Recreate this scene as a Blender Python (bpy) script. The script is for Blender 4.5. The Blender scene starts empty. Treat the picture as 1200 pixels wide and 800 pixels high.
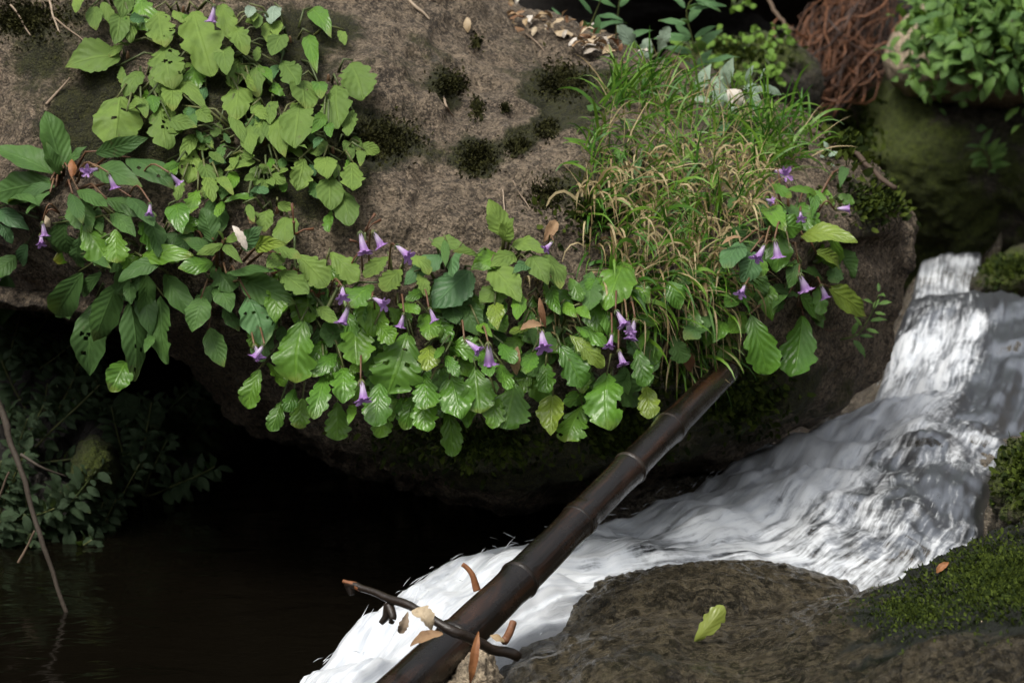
import bpy, math, random
import numpy as np
from mathutils import Vector, Matrix
from mathutils.bvhtree import BVHTree
random.seed(7); rng = np.random.default_rng(7)
scene = bpy.context.scene
C = scene.collection

# ------------------------------------------------------------------ camera
PITCH = math.radians(10)
FOC = 50 / 22.3 * 1200          # focal length in photo pixels
cam = bpy.data.cameras.new("camera"); cam_o = bpy.data.objects.new("camera", cam); C.objects.link(cam_o)
cam.lens = 50; cam.sensor_width = 22.3; cam.sensor_fit = 'HORIZONTAL'
cam.clip_start = 0.05; cam.clip_end = 500
cam_o.location = (0, 0, 0); cam_o.rotation_euler = (math.pi / 2 - PITCH, 0, 0)
cam.dof.use_dof = True; cam.dof.focus_distance = 2.68; cam.dof.aperture_fstop = 6.3
scene.camera = cam_o
# ------------------------------------------------------------------ light
SUN_EL, SUN_AZ = math.radians(66), math.radians(-25)
w = bpy.data.worlds.new("World"); scene.world = w; w.use_nodes = True
nt = w.node_tree; bg = nt.nodes['Background']
sky = nt.nodes.new('ShaderNodeTexSky'); sky.sky_type = 'NISHITA'; sky.sun_disc = False
sky.sun_elevation = SUN_EL; sky.sun_rotation = SUN_AZ; sky.dust_density = 4.0; sky.air_density = 1.0; sky.ozone_density = .6
hsv = nt.nodes.new('ShaderNodeHueSaturation'); hsv.inputs['Saturation'].default_value = 0.18
nt.links.new(sky.outputs[0], hsv.inputs['Color']); nt.links.new(hsv.outputs[0], bg.inputs[0])
bg.inputs[1].default_value = 0.12
sl = bpy.data.lights.new("sun", 'SUN'); so = bpy.data.objects.new("sun", sl); C.objects.link(so)
sl.energy = 1.4; sl.angle = math.radians(22); sl.color = (1.0, 0.95, 0.85)
sd = Vector((math.sin(SUN_AZ) * math.cos(SUN_EL), -math.cos(SUN_AZ) * math.cos(SUN_EL), math.sin(SUN_EL)))
sd = Vector((-0.30, -0.52, 1.0)).normalized()      # towards the sun: overhead, a little behind the viewer
sky.sun_elevation = math.asin(sd.z); sky.sun_rotation = math.atan2(sd.x, sd.y)
so.rotation_euler = sd.to_track_quat('Z', 'Y').to_euler()
vs = scene.view_settings; vs.view_transform = 'Standard'; vs.look = 'None'; vs.exposure = 0.7; vs.gamma = 1; vs.use_curve_mapping = False
scene.cycles.max_bounces = 8; scene.cycles.transparent_max_bounces = 12; scene.cycles.caustics_reflective = False

# ------------------------------------------------------------------ helpers
cp, sp_ = math.cos(PITCH), math.sin(PITCH)
def ray(px, py):
    a = (px - 600) / FOC; v = (400 - py) / FOC
    return np.array([a, cp + v * sp_, -sp_ + v * cp])
def P(px, py, d): return ray(px, py) * d
def Pn(px, py, d):
    a = (px - 600) / FOC; v = (400 - py) / FOC
    return np.stack([a * d, (cp + v * sp_) * d, (-sp_ + v * cp) * d], -1)
def unit(v): return v / (np.linalg.norm(v) + 1e-12)
UP = np.array([0, 0, 1.0])

def _hash(ix, iy, iz, s):
    h = (ix * 374761393 + iy * 668265263 + iz * 2147483647 + s * 1274126177) & 0xffffffff
    h = ((h ^ (h >> 13)) * 1274126177) & 0xffffffff
    h = ((h ^ (h >> 15)) * 2246822519) & 0xffffffff
    return ((h ^ (h >> 16)) & 0xffff) / 32767.5 - 1.0
def vnoise(p, s=0):
    i = np.floor(p).astype(np.int64); f = p - i; f = f * f * f * (f * (f * 6 - 15) + 10)
    r = 0
    for dx in (0, 1):
        for dy in (0, 1):
            for dz in (0, 1):
                wt = (f[:, 0] if dx else 1 - f[:, 0]) * (f[:, 1] if dy else 1 - f[:, 1]) * (f[:, 2] if dz else 1 - f[:, 2])
                r = r + wt * _hash(i[:, 0] + dx, i[:, 1] + dy, i[:, 2] + dz, s)
    return r
def fbm(p, octs=4, s=0, gain=.5):
    r = 0; a = 1.0
    for k in range(octs):
        r = r + a * vnoise(p * (2.03 ** k) + 17.3 * k, s + k); a *= gain
    return r

def link(name, me, mats, parent=None):
    o = bpy.data.objects.new(name, me); C.objects.link(o)
    for m in (mats if isinstance(mats, (list, tuple)) else [mats]): me.materials.append(m)
    if parent is not None: o.parent = parent
    return o
def tag(o, label=None, cat=None, group=None, kind=None):
    if label: o['label'] = label
    if cat: o['category'] = cat
    if group: o['group'] = group
    if kind: o['kind'] = kind
    return o
def empty(name, loc, label, cat, group=None):
    o = bpy.data.objects.new(name, None); C.objects.link(o); o.location = [float(x) for x in loc]; o.empty_display_size = .05
    return tag(o, label, cat, group)

class MB:
    """collects verts / faces / uv / material index"""
    def __init__(s): s.v = []; s.f = []; s.uv = []; s.m = []; s.r = []; s.n = 0
    def add(s, v, f, uv=None, m=0, r=0.0):
        v = np.asarray(v, float); k = len(v)
        s.v.append(v); s.f += [tuple(int(i) + s.n for i in q) for q in f]; s.m += [m] * len(f)
        s.uv.append(np.zeros((k, 2)) if uv is None else np.asarray(uv, float)); s.r.append(np.full(k, float(r)) if np.isscalar(r) else np.asarray(r, float))
        s.n += k
    def grid(s, v, nu, nv, uv=None, m=0, r=0.0, drop=None, wrap=False):
        f = []
        for i in range(nu - 1):
            for j in range(nv - 1 if not wrap else nv):
                if drop is not None and drop[i, j]: continue
                j2 = (j + 1) % nv
                f.append((i * nv + j, i * nv + j2, (i + 1) * nv + j2, (i + 1) * nv + j))
        s.add(v, f, uv, m, r)
    def tube(s, pts, rad, k=6, m=0, r=0.0, caps=True):
        pts = np.asarray(pts, float); n = len(pts); rad = np.broadcast_to(rad, (n,))
        tan = np.gradient(pts, axis=0); tan /= (np.linalg.norm(tan, axis=1)[:, None] + 1e-9)
        ref = np.array([0.31, 0.2, .93]); 
        if abs(tan[0] @ ref) > .95: ref = np.array([.9, .3, .1])
        out = []; uv = []
        a = np.arange(k) * 2 * math.pi / k
        for i in range(n):
            x = unit(np.cross(tan[i], ref)); y = np.cross(tan[i], x)
            out.append(pts[i] + rad[i] * (np.cos(a)[:, None] * x + np.sin(a)[:, None] * y)); uv += [(q / k, i / (n - 1)) for q in range(k)]
        v = np.concatenate(out); f = []
        for i in range(n - 1):
            for j in range(k): f.append((i * k + j, i * k + (j + 1) % k, (i + 1) * k + (j + 1) % k, (i + 1) * k + j))
        if caps: f.append(tuple(range(k - 1, -1, -1))); f.append(tuple(range((n - 1) * k, n * k)))
        s.add(v, f, uv, m, r)
    def mesh(s, name, origin=(0, 0, 0), smooth=True):
        me = bpy.data.meshes.new(name); v = np.concatenate(s.v) - np.asarray(origin, float)
        me.from_pydata(v.tolist(), [], s.f); me.update()
        lp = np.empty(len(me.loops), np.int32); me.loops.foreach_get('vertex_index', lp)
        u = me.uv_layers.new(name='UVMap'); u.data.foreach_set('uv', np.concatenate(s.uv)[lp].astype(np.float32).ravel())
        at = me.attributes.new('rnd', 'FLOAT', 'POINT'); at.data.foreach_set('value', np.concatenate(s.r).astype(np.float32))
        me.polygons.foreach_set('material_index', np.array(s.m, np.int32))
        me.polygons.foreach_set('use_smooth', np.full(len(s.m), smooth))
        me.update(); return me
    def build(s, name, mats, parent=None, origin=None, smooth=True):
        if origin is None: origin = parent.location if parent is not None else (0, 0, 0)
        o = link(name, s.mesh(name, np.array(origin), smooth), mats, parent)
        if parent is None: o.location = [float(x) for x in origin]
        return o

def spline(pts, n):
    p = np.asarray(pts, float); m = len(p)
    t = np.linspace(0, m - 1, n); i = np.clip(np.floor(t).astype(int), 0, m - 2); f = (t - i)[:, None]
    q = np.concatenate([[2 * p[0] - p[1]], p, [2 * p[-1] - p[-2]]])
    a, b, c, d = q[i], q[i + 1], q[i + 2], q[i + 3]
    return .5 * (2 * b + (c - a) * f + (2 * a - 5 * b + 4 * c - d) * f ** 2 + (3 * b - a - 3 * c + d) * f ** 3)

# ------------------------------------------------------------------ materials
class NT:
    def __init__(s, name):
        s.m = bpy.data.materials.new(name); s.m.use_nodes = True; s.t = s.m.node_tree
        s.b = s.t.nodes['Principled BSDF']; s.out = s.t.nodes['Material Output']
    def n(s, typ, props=None, **ins):
        x = s.t.nodes.new('ShaderNode' + typ)
        for k, v in (props or {}).items(): setattr(x, k, v)
        for k, v in ins.items(): s.set(x, k, v)
        return x
    def set(s, node, key, v):
        key = int(key[1:]) if key[0] == '_' and key[1:].isdigit() else key
        i = node.inputs[key]
        if isinstance(v, bpy.types.NodeSocket): s.t.links.new(v, i)
        elif isinstance(v, bpy.types.Node): s.t.links.new(v.outputs[0], i)
        else: i.default_value = (tuple(v) + (1,)) if isinstance(v, (tuple, list)) and len(v) == 3 and i.type == 'RGBA' else v
    def noise(s, vec, scale, detail=6, rough=.6, dist=0):
        return s.n('TexNoise', Vector=vec, Scale=scale, Detail=detail, Roughness=rough, Distortion=dist).outputs[0]
    def ramp(s, fac, a, b, lo=0., hi=1.):
        x = s.n('MapRange', {'clamp': True, 'interpolation_type': 'SMOOTHSTEP'}, Value=fac); x.inputs[1].default_value = a; x.inputs[2].default_value = b; x.inputs[3].default_value = lo; x.inputs[4].default_value = hi
        return x.outputs[0]
    def mix(s, fac, a, b):
        x = s.n('Mix', {'data_type': 'RGBA'}); s.set(x, '_0', fac); s.set(x, '_6', a); s.set(x, '_7', b); return x.outputs[2]
    def math(s, op, a, b=0.0, c=0.0):
        x = s.n('Math', {'operation': op}, _0=a, _1=b, _2=c); return x.outputs[0]
    def attr(s, name): return s.n('Attribute', {'attribute_name': name}).outputs['Fac']
    def bump(s, h, strength=.5, dist=.01, normal=None):
        x = s.n('Bump', Height=h, Strength=strength, Distance=dist)
        if normal is not None: s.set(x, 'Normal', normal)
        return x.outputs[0]
    def p(s, **k):
        for a, v in k.items(): s.set(s.b, a.replace('_', ' '), v)
        return s.m

def rock_mat(name, ca, cb, cc, moss_col, moss_amt, rough=.75, wet=0., bump=1.0, lichen=0.2, scale=1.0, coat=0., grain=(150, 420)):
    t = NT(name); v = t.n('TexCoord').outputs['Object']
    n1 = t.noise(v, 3.2 * scale, 8, .65); n2 = t.noise(v, 14 * scale, 8, .7, .4); n3 = t.noise(v, 70 * scale, 5, .7); n4 = t.noise(v, 260 * scale, 3, .6)
    n5 = t.noise(v, 48 * scale, 6, .75, .6)
    col = t.mix(t.ramp(n1, .42, .58), ca, cb)
    col = t.mix(t.ramp(n2, .47, .60), col, cc)
    col = t.mix(t.ramp(n5, .53, .62, 0, .8), col, tuple(min(1, x * 1.45) for x in cb))
    col = t.mix(t.ramp(n5, .46, .37, 0, .75), col, tuple(x * .3 for x in ca))
    col = t.mix(t.ramp(n3, .52, .62, 0, .6), col, tuple(x * .28 for x in ca))
    col = t.mix(t.ramp(n4, .53, .62, 0, .6), col, tuple(min(1, x * 1.9) for x in cb))
    vo = t.n('TexVoronoi', {'feature': 'F1'}, Vector=v, Scale=34 * scale)
    sp = t.math('MULTIPLY', t.ramp(vo.outputs[0], .28, .12), t.ramp(t.noise(v, 7 * scale, 3), .52, .66))
    col = t.mix(t.math('MULTIPLY', sp, lichen), col, (.42, .40, .36))
    for gs, ga in ((grain[0], .45), (grain[1], .4)):
        gr = t.n('SeparateXYZ', Vector=t.n('TexVoronoi', {'feature': 'F1'}, Vector=v, Scale=float(gs)).outputs['Color']).outputs[0]
        col = t.mix(t.ramp(gr, .55, .95, 0, ga), col, tuple(min(1, x * 1.7) for x in cb)); col = t.mix(t.ramp(gr, .4, .05, 0, ga + .2), col, tuple(x * .35 for x in ca))
    ms = t.attr('moss')
    mfac = t.math('ADD', t.math('MULTIPLY', ms, 1.3), t.math('MULTIPLY', t.math('SUBTRACT', t.noise(v, 9 * scale, 7, .7), .5), 1.9))
    mfac = t.ramp(mfac, .42 - moss_amt * .3, .75 - moss_amt * .3)
    mcol = t.mix(t.ramp(n3, .35, .65), moss_col, tuple(x * .35 for x in moss_col))
    mcol = t.mix(t.ramp(t.noise(v, 420 * scale, 2), .5, .7, 0, .7), mcol, tuple(x * 2.0 for x in moss_col))
    col = t.mix(mfac, col, mcol)
    h = t.math('ADD', t.math('ADD', t.math('MULTIPLY', n2, 1.0), t.math('MULTIPLY', n5, .8)), t.math('ADD', t.math('MULTIPLY', n3, .5), t.math('MULTIPLY', n4, .22)))
    h = t.math('ADD', h, t.math('MULTIPLY', mfac, t.math('MULTIPLY', t.noise(v, 300 * scale, 2), .5)))
    b1 = t.bump(h, min(1, .95 * bump), .03 * bump)
    r = t.mix(mfac, (rough,) * 3, (.95,) * 3)
    if wet: r = t.mix(t.ramp(n2, .35, .7), r, (max(.12, rough - wet),) * 3)
    if coat:
        t.b.inputs['Coat Roughness'].default_value = .12; t.set(t.b, 'Coat Weight', t.math('MULTIPLY', t.math('MULTIPLY', t.ramp(n5, .44, .52, .3, coat), t.ramp(gr, .35, .7, .15, 1.0)), t.math('SUBTRACT', 1.0, t.math('MULTIPLY', mfac, .7))))
        t.set(t.b, 'Coat Normal', t.bump(t.math('ADD', n5, t.math('ADD', n3, t.math('MULTIPLY', n4, .4))), 1.0, .03))
    return t.p(Base_Color=col, Roughness=r, Normal=b1)

def leaf_mat(name, base, alt, rough=.42, nv=7., vein=.5, transl=.22, yellow=.5, bump=.4, coat=.0, spec=.22):
    t = NT(name); uv = t.n('UVMap'); sx = t.n('SeparateXYZ', Vector=uv.outputs[0])
    s = sx.outputs[0]; l = sx.outputs[1]
    ab = t.math('ABSOLUTE', t.math('SUBTRACT', s, .5))
    oi = t.n('ObjectInfo').outputs['Random']; pr = t.attr('rnd')
    r = t.math('FRACT', t.math('ADD', oi, t.math('MULTIPLY', pr, 7.31)))
    vec = t.n('TexCoord').outputs['Object']
    mid = t.ramp(ab, .045, .012)
    ph = t.math('FRACT', t.math('ADD', t.math('SUBTRACT', t.math('MULTIPLY', l, nv), t.math('MULTIPLY', ab, 4.2)), t.math('MULTIPLY', t.noise(vec, 30, 3), .9)))
    tri = t.math('ABSOLUTE', t.math('SUBTRACT', ph, .5))
    side = t.math('MULTIPLY', t.ramp(tri, .09, .01), t.ramp(ab, .5, .3))
    col = t.mix(r, tuple(x * .72 for x in base), tuple(x * 1.12 for x in alt))
    nz = t.noise(vec, 38, 4, .6)
    col = t.mix(t.ramp(nz, .42, .7, 0, .55), col, tuple(x * .55 for x in base))
    vm = t.math('MAXIMUM', mid, t.math('MULTIPLY', side, .28))
    col = t.mix(t.math('MULTIPLY', vm, vein), col, tuple(min(1, x * 1.9 + .03) for x in alt))
    # yellowed and browned tips on some leaves
    yl = t.math('MULTIPLY', t.ramp(t.math('ADD', l, t.math('MULTIPLY', t.math('SUBTRACT', t.noise(vec, 45, 3), .5), .5)), .78, 1.0), t.ramp(t.math('FRACT', t.math('MULTIPLY', r, 5.7)), .55, .75, 0, yellow))
    col = t.mix(yl, col, (.30, .24, .04))
    bl = t.math('MULTIPLY', t.ramp(t.noise(vec, 95, 2, .5), .68, .76), t.ramp(t.math('FRACT', t.math('MULTIPLY', r, 9.1)), .4, .6))
    col = t.mix(bl, col, (.08, .045, .02))
    back = t.n('NewGeometry').outputs['Backfacing']
    col = t.mix(t.math('MULTIPLY', back, .5), col, tuple(x * 1.1 + .05 for x in base))
    h = t.math('SUBTRACT', t.math('ADD', t.math('MULTIPLY', t.ramp(tri, .0, .5), .4), t.math('MULTIPLY', nz, 1.0)), t.math('MULTIPLY', mid, 1.2))
    h = t.math('ADD', h, t.math('MULTIPLY', t.noise(vec, 220, 3), .35))
    t.p(Base_Color=col, Roughness=t.ramp(t.noise(vec, 60, 3), .3, .7, rough - .1, rough + .18), Normal=t.bump(h, bump, .004))
    t.b.inputs['Specular IOR Level'].default_value = spec
    t.b.inputs['Coat Weight'].default_value = coat; t.b.inputs['Coat Roughness'].default_value = .22; t.set(t.b, 'Coat Normal', t.bump(h, .28, .004))
    tr = t.n('BsdfTranslucent', Color=t.mix(.5, col, (.25, .38, .05)))
    ms = t.n('MixShader', _0=transl, _1=t.b.outputs[0], _2=tr.outputs[0])
    t.t.links.new(ms.outputs[0], t.out.inputs[0]); return t.m

def plain(name, a, b, rough=.6, scale=30, bump=.3, stretch=None, spec=.5, transl=0):
    t = NT(name); v = t.n('TexCoord').outputs['Object']
    if stretch: 
        u = t.n('UVMap').outputs[0]; v = t.n('Mapping', Vector=u, Scale=stretch).outputs[0]; scale = 1
    n = t.noise(v, scale, 6, .65); n2 = t.noise(v, scale * 6, 4, .6)
    r = t.math('FRACT', t.math('ADD', t.n('ObjectInfo').outputs['Random'], t.attr('rnd')))
    col = t.mix(t.ramp(t.math('ADD', t.math('MULTIPLY', n, .6), t.math('MULTIPLY', r, .4)), .35, .65), a, b)
    col = t.mix(t.ramp(n2, .5, .75, 0, .5), col, tuple(x * .45 for x in a))
    t.p(Base_Color=col, Roughness=rough, Normal=t.bump(t.math('ADD', n, t.math('MULTIPLY', n2, .4)), bump, .005)); t.b.inputs['Specular IOR Level'].default_value = spec
    if transl:
        tr = t.n('BsdfTranslucent', Color=col); ms = t.n('MixShader', _0=transl, _1=t.b.outputs[0], _2=tr.outputs[0]); t.t.links.new(ms.outputs[0], t.out.inputs[0])
    return t.m

M = {}
M['boulder'] = rock_mat('weathered_boulder', (.112, .083, .054), (.27, .208, .142), (.08, .057, .037), (.055, .056, .012), .14, .8, 0, 1.15, .4)
M['wet_rock'] = rock_mat('wet_rock', (.068, .057, .035), (.14, .115, .072), (.034, .032, .023), (.014, .020, .006), .14, .30, .16, 1.2, .1, 2.0, .8, (75, 190))
M['mossy'] = rock_mat('mossy_rock', (.06, .05, .034), (.09, .075, .05), (.035, .03, .022), (.10, .13, .018), .95, .8, 0, 1.0, .05)
M['dark_rock'] = rock_mat('dark_rock', (.02, .017, .013), (.03, .025, .02), (.012, .01, .008), (.012, .016, .005), .3, .85, 0, 1.0, .0)  # shade of hollow and gap put into the rock's near-black colour
M['bed'] = rock_mat('stream_bed', (.10, .08, .06), (.19, .16, .12), (.06, .05, .04), (.05, .05, .015), -.2, .3, .15, .8, .1, 1.5)
M['pale_rock'] = rock_mat('pale_rock', (.28, .22, .15), (.36, .29, .2), (.2, .15, .1), (.1, .12, .02), .15, .8, 0, .5, .3)
M['soil'] = rock_mat('forest_soil', (.028, .02, .014), (.045, .032, .022), (.02, .015, .01), (.02, .03, .008), .2, .95, 0, 1.0, 0)
M['leaf_dark'] = leaf_mat('dark_green_leaf', (.032, .098, .010), (.07, .16, .016), .5, 8, .22, .15, .35, .3, .0, .22)
M['leaf_mid'] = leaf_mat('lobed_green_leaf', (.068, .19, .006), (.16, .31, .010), .34, 6, .25, .24, .55, .3, .35)
M['leaf_wet'] = leaf_mat('glossy_green_leaf', (.055, .175, .004), (.12, .275, .008), .26, 6, .25, .22, .3, .4, .5)
M['leaf_light'] = leaf_mat('pale_green_leaf', (.09, .17, .020), (.20, .295, .036), .6, 5, .15, .2, .5, .35)
M['leaf_yellow'] = leaf_mat('yellow_green_leaf', (.17, .27, .018), (.25, .32, .026), .3, 6, .3, .3, .9, .5, .6)
M['leaf_blue'] = leaf_mat('greyish_green_leaf', (.05, .14, .04), (.09, .20, .055), .4, 7, .25, .15, .3)
M['leaf_grey'] = leaf_mat('silvery_leaf', (.22, .31, .22), (.3, .38, .28), .5, 7, .3, .15, .2)
M['leaf_cave'] = leaf_mat('shade_leaf', (.014, .036, .008), (.024, .052, .012), .6, 6, .3, .2, .2, .3, 0, .08)  # leaf colour lowered to carry the deep shade of the hollow
M['leaf_shrub'] = leaf_mat('shrub_leaf', (.05, .13, .02), (.2, .34, .05), .4, 6, .3, .2, .15)
M['leaf_bright'] = leaf_mat('creeper_leaf', (.13, .26, .025), (.2, .35, .03), .5, 4, .2, .3, 0)
M['leaf_fallen'] = leaf_mat('fallen_yellow_leaf', (.22, .27, .03), (.30, .34, .05), .35, 5, .1, .25, 0, .15, .3)
M['white_leaf'] = plain('bleached_leaf', (.36, .31, .25), (.55, .50, .43), .7, 40)
M['stem'] = plain('green_stem', (.07, .1, .03), (.12, .13, .04), .5, 60)
M['red_stem'] = plain('reddish_stem', (.13, .06, .03), (.17, .1, .05), .5, 60)
M['petal'] = None
M['grass'] = plain('grass_blade', (.045, .14, .012), (.15, .29, .028), .45, 9, .2, None, .4, .25)
M['dry_grass'] = plain('dry_grass_blade', (.30, .22, .10), (.52, .42, .23), .6, 20, .2, None, .3, .2)
M['dry_leaf'] = plain('dry_leaf', (.16, .075, .035), (.34, .22, .12), .7, 25, .5, None, .3, .1)
M['orange_leaf'] = plain('orange_leaf', (.20, .07, .022), (.32, .14, .05), .6, 40, .4)
M['twig'] = plain('twig_bark', (.07, .045, .028), (.12, .08, .05), .75, 60)
M['pale_twig'] = plain('pale_twig_bark', (.26, .19, .13), (.36, .28, .2), .75, 50)
M['dark_twig'] = plain('wet_dark_twig', (.018, .012, .008), (.05, .028, .016), .35, 60)
M['dark_twig2'] = plain('old_stick_bark', (.03, .022, .016), (.065, .05, .036), .7, 60)
M['root'] = plain('red_brown_root', (.028, .014, .009), (.17, .07, .03), .55, 30)
M['moss'] = plain('moss_leaflet', (.020, .034, .006), (.075, .105, .013), .8, 25, .1, None, .2, .2)
M['moss_dark'] = plain('dark_moss_leaflet', (.018, .019, .006), (.05, .05, .013), .85, 25, .1, None, .2, .1)
M['bark'] = plain('curled_bark', (.33, .23, .12), (.45, .36, .24), .6, 30, .5)

t = NT('purple_petal'); uv = t.n('SeparateXYZ', Vector=t.n('UVMap').outputs[0])
r = t.n('ObjectInfo').outputs['Random']
col = t.mix(t.ramp(uv.outputs[1], .35, 1.0), (.68, .58, .74), (.40, .20, .54)); col = t.mix(t.math('MULTIPLY', r, .45), col, (.55, .38, .68))
t.p(Base_Color=col, Roughness=.5)
tr = t.n('BsdfTranslucent', Color=col); ms = t.n('MixShader', _0=.3, _1=t.b.outputs[0], _2=tr.outputs[0]); t.t.links.new(ms.outputs[0], t.out.inputs[0]); M['petal'] = t.m

# dark wet bamboo
t = NT('wet_bamboo'); u = t.n('UVMap').outputs[0]
st = t.noise(t.n('Mapping', Vector=u, Scale=(9, 7, 1)).outputs[0], 1.0, 6, .65, .6); fi = t.noise(t.n('Mapping', Vector=u, Scale=(110, 5, 1)).outputs[0], 1.0, 4, .6)
ov = t.n('TexCoord').outputs['Object']
col = t.mix(t.ramp(st, .46, .68), (.005, .0035, .0026), (.036, .015, .007)); col = t.mix(t.ramp(fi, .4, .7, 0, .5), col, (.014, .009, .006))
col = t.mix(t.ramp(t.noise(ov, 26, 5, .7), .58, .72, 0, .8), col, (.012, .009, .006))
t.b.inputs['Coat Weight'].default_value = .4; t.b.inputs['Coat Roughness'].default_value = .14
M['bamboo'] = t.p(Base_Color=col, Roughness=t.ramp(t.noise(ov, 40, 5, .7), .35, .65, .08, .34), Normal=t.bump(t.math('ADD', fi, t.math('MULTIPLY', t.noise(ov, 90, 4), .9)), .35, .003))
M['bamboo_ring'] = plain('bamboo_node', (.010, .007, .005), (.035, .026, .02), .3, 40)

# water: clear film, white where it froths
def water_mat(name, tint):
    t = NT(name); u = t.n('UVMap').outputs[0]; fo = t.attr('rnd'); ov = t.n('TexCoord').outputs['Object']
    wv = t.n('TexNoise', Vector=ov, Scale=9.0, Detail=3.0).outputs[1]
    off = t.n('VectorMath', {'operation': 'SCALE'}, _0=t.n('VectorMath', {'operation': 'SUBTRACT'}, _0=wv, _1=(.5, .5, .5)).outputs[0], Scale=.07).outputs[0]
    cmb = t.n('VectorMath', {'operation': 'ADD'}, _0=u, _1=off).outputs[0]
    s1 = t.noise(t.n('Mapping', Vector=cmb, Scale=(18, 4.5, 1)).outputs[0], 1.0, 5, .65, .3)
    s2 = t.noise(t.n('Mapping', Vector=cmb, Scale=(52, 10, 1)).outputs[0], 1.0, 5, .7, .2)
    s3 = t.noise(ov, 11, 4, .65)
    s4 = t.noise(ov, 75, 5, .75)
    k = t.math('ADD', t.math('MULTIPLY', t.math('SUBTRACT', s1, .5), 1.25), t.math('ADD', t.math('MULTIPLY', t.math('SUBTRACT', s2, .5), 1.9), t.math('ADD', t.math('MULTIPLY', t.math('SUBTRACT', s3, .5), 1.6), t.math('MULTIPLY', t.math('SUBTRACT', s4, .5), .75))))
    f = t.ramp(t.math('ADD', fo, k), -.08, .72)
    bmp = t.bump(t.math('ADD', t.math('MULTIPLY', s1, .6), t.math('ADD', s2, t.math('MULTIPLY', s4, .5))), .2, .010)
    bg2 = t.bump(t.math('ADD', t.math('MULTIPLY', s1, .6), s2), .14, .008)
    gl = t.n('BsdfGlossy', Color=(.4, .42, .45), Roughness=.38, Normal=bg2)
    tp = t.n('BsdfTransparent', Color=tint)
    fr = t.n('Fresnel', IOR=1.28, Normal=bg2)
    clear = t.n('MixShader', _0=fr, _1=tp.outputs[0], _2=gl.outputs[0])
    t.p(Base_Color=t.mix(t.ramp(t.math('ADD', t.math('MULTIPLY', s2, .6), t.math('MULTIPLY', s1, .4)), .38, .6), (.66, .70, .76), (.88, .91, .94)), Roughness=.5, Normal=bmp)
    tl = t.n('BsdfTranslucent', Color=(.85, .88, .92)); foam = t.n('MixShader', _0=.2, _1=t.b.outputs[0], _2=tl.outputs[0])
    ms = t.n('MixShader', _0=f, _1=clear.outputs[0], _2=foam.outputs[0]); t.t.links.new(ms.outputs[0], t.out.inputs[0]); return t.m
M['water'] = water_mat('rushing_water', (.78, .76, .70))
t = NT('spray'); t.p(Base_Color=(.85, .88, .92), Roughness=.25); M['spray'] = t.m
t = NT('pool_water'); ov = t.n('TexCoord').outputs['Object']
M['pool'] = t.p(Base_Color=(.004, .0032, .002), Roughness=.08, Normal=t.bump(t.noise(t.n('Mapping', Vector=ov, Scale=(5, 11, 1), Rotation=(0, 0, .5)).outputs[0], 1.0, 4, .5, .5), .35, .02))

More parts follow.
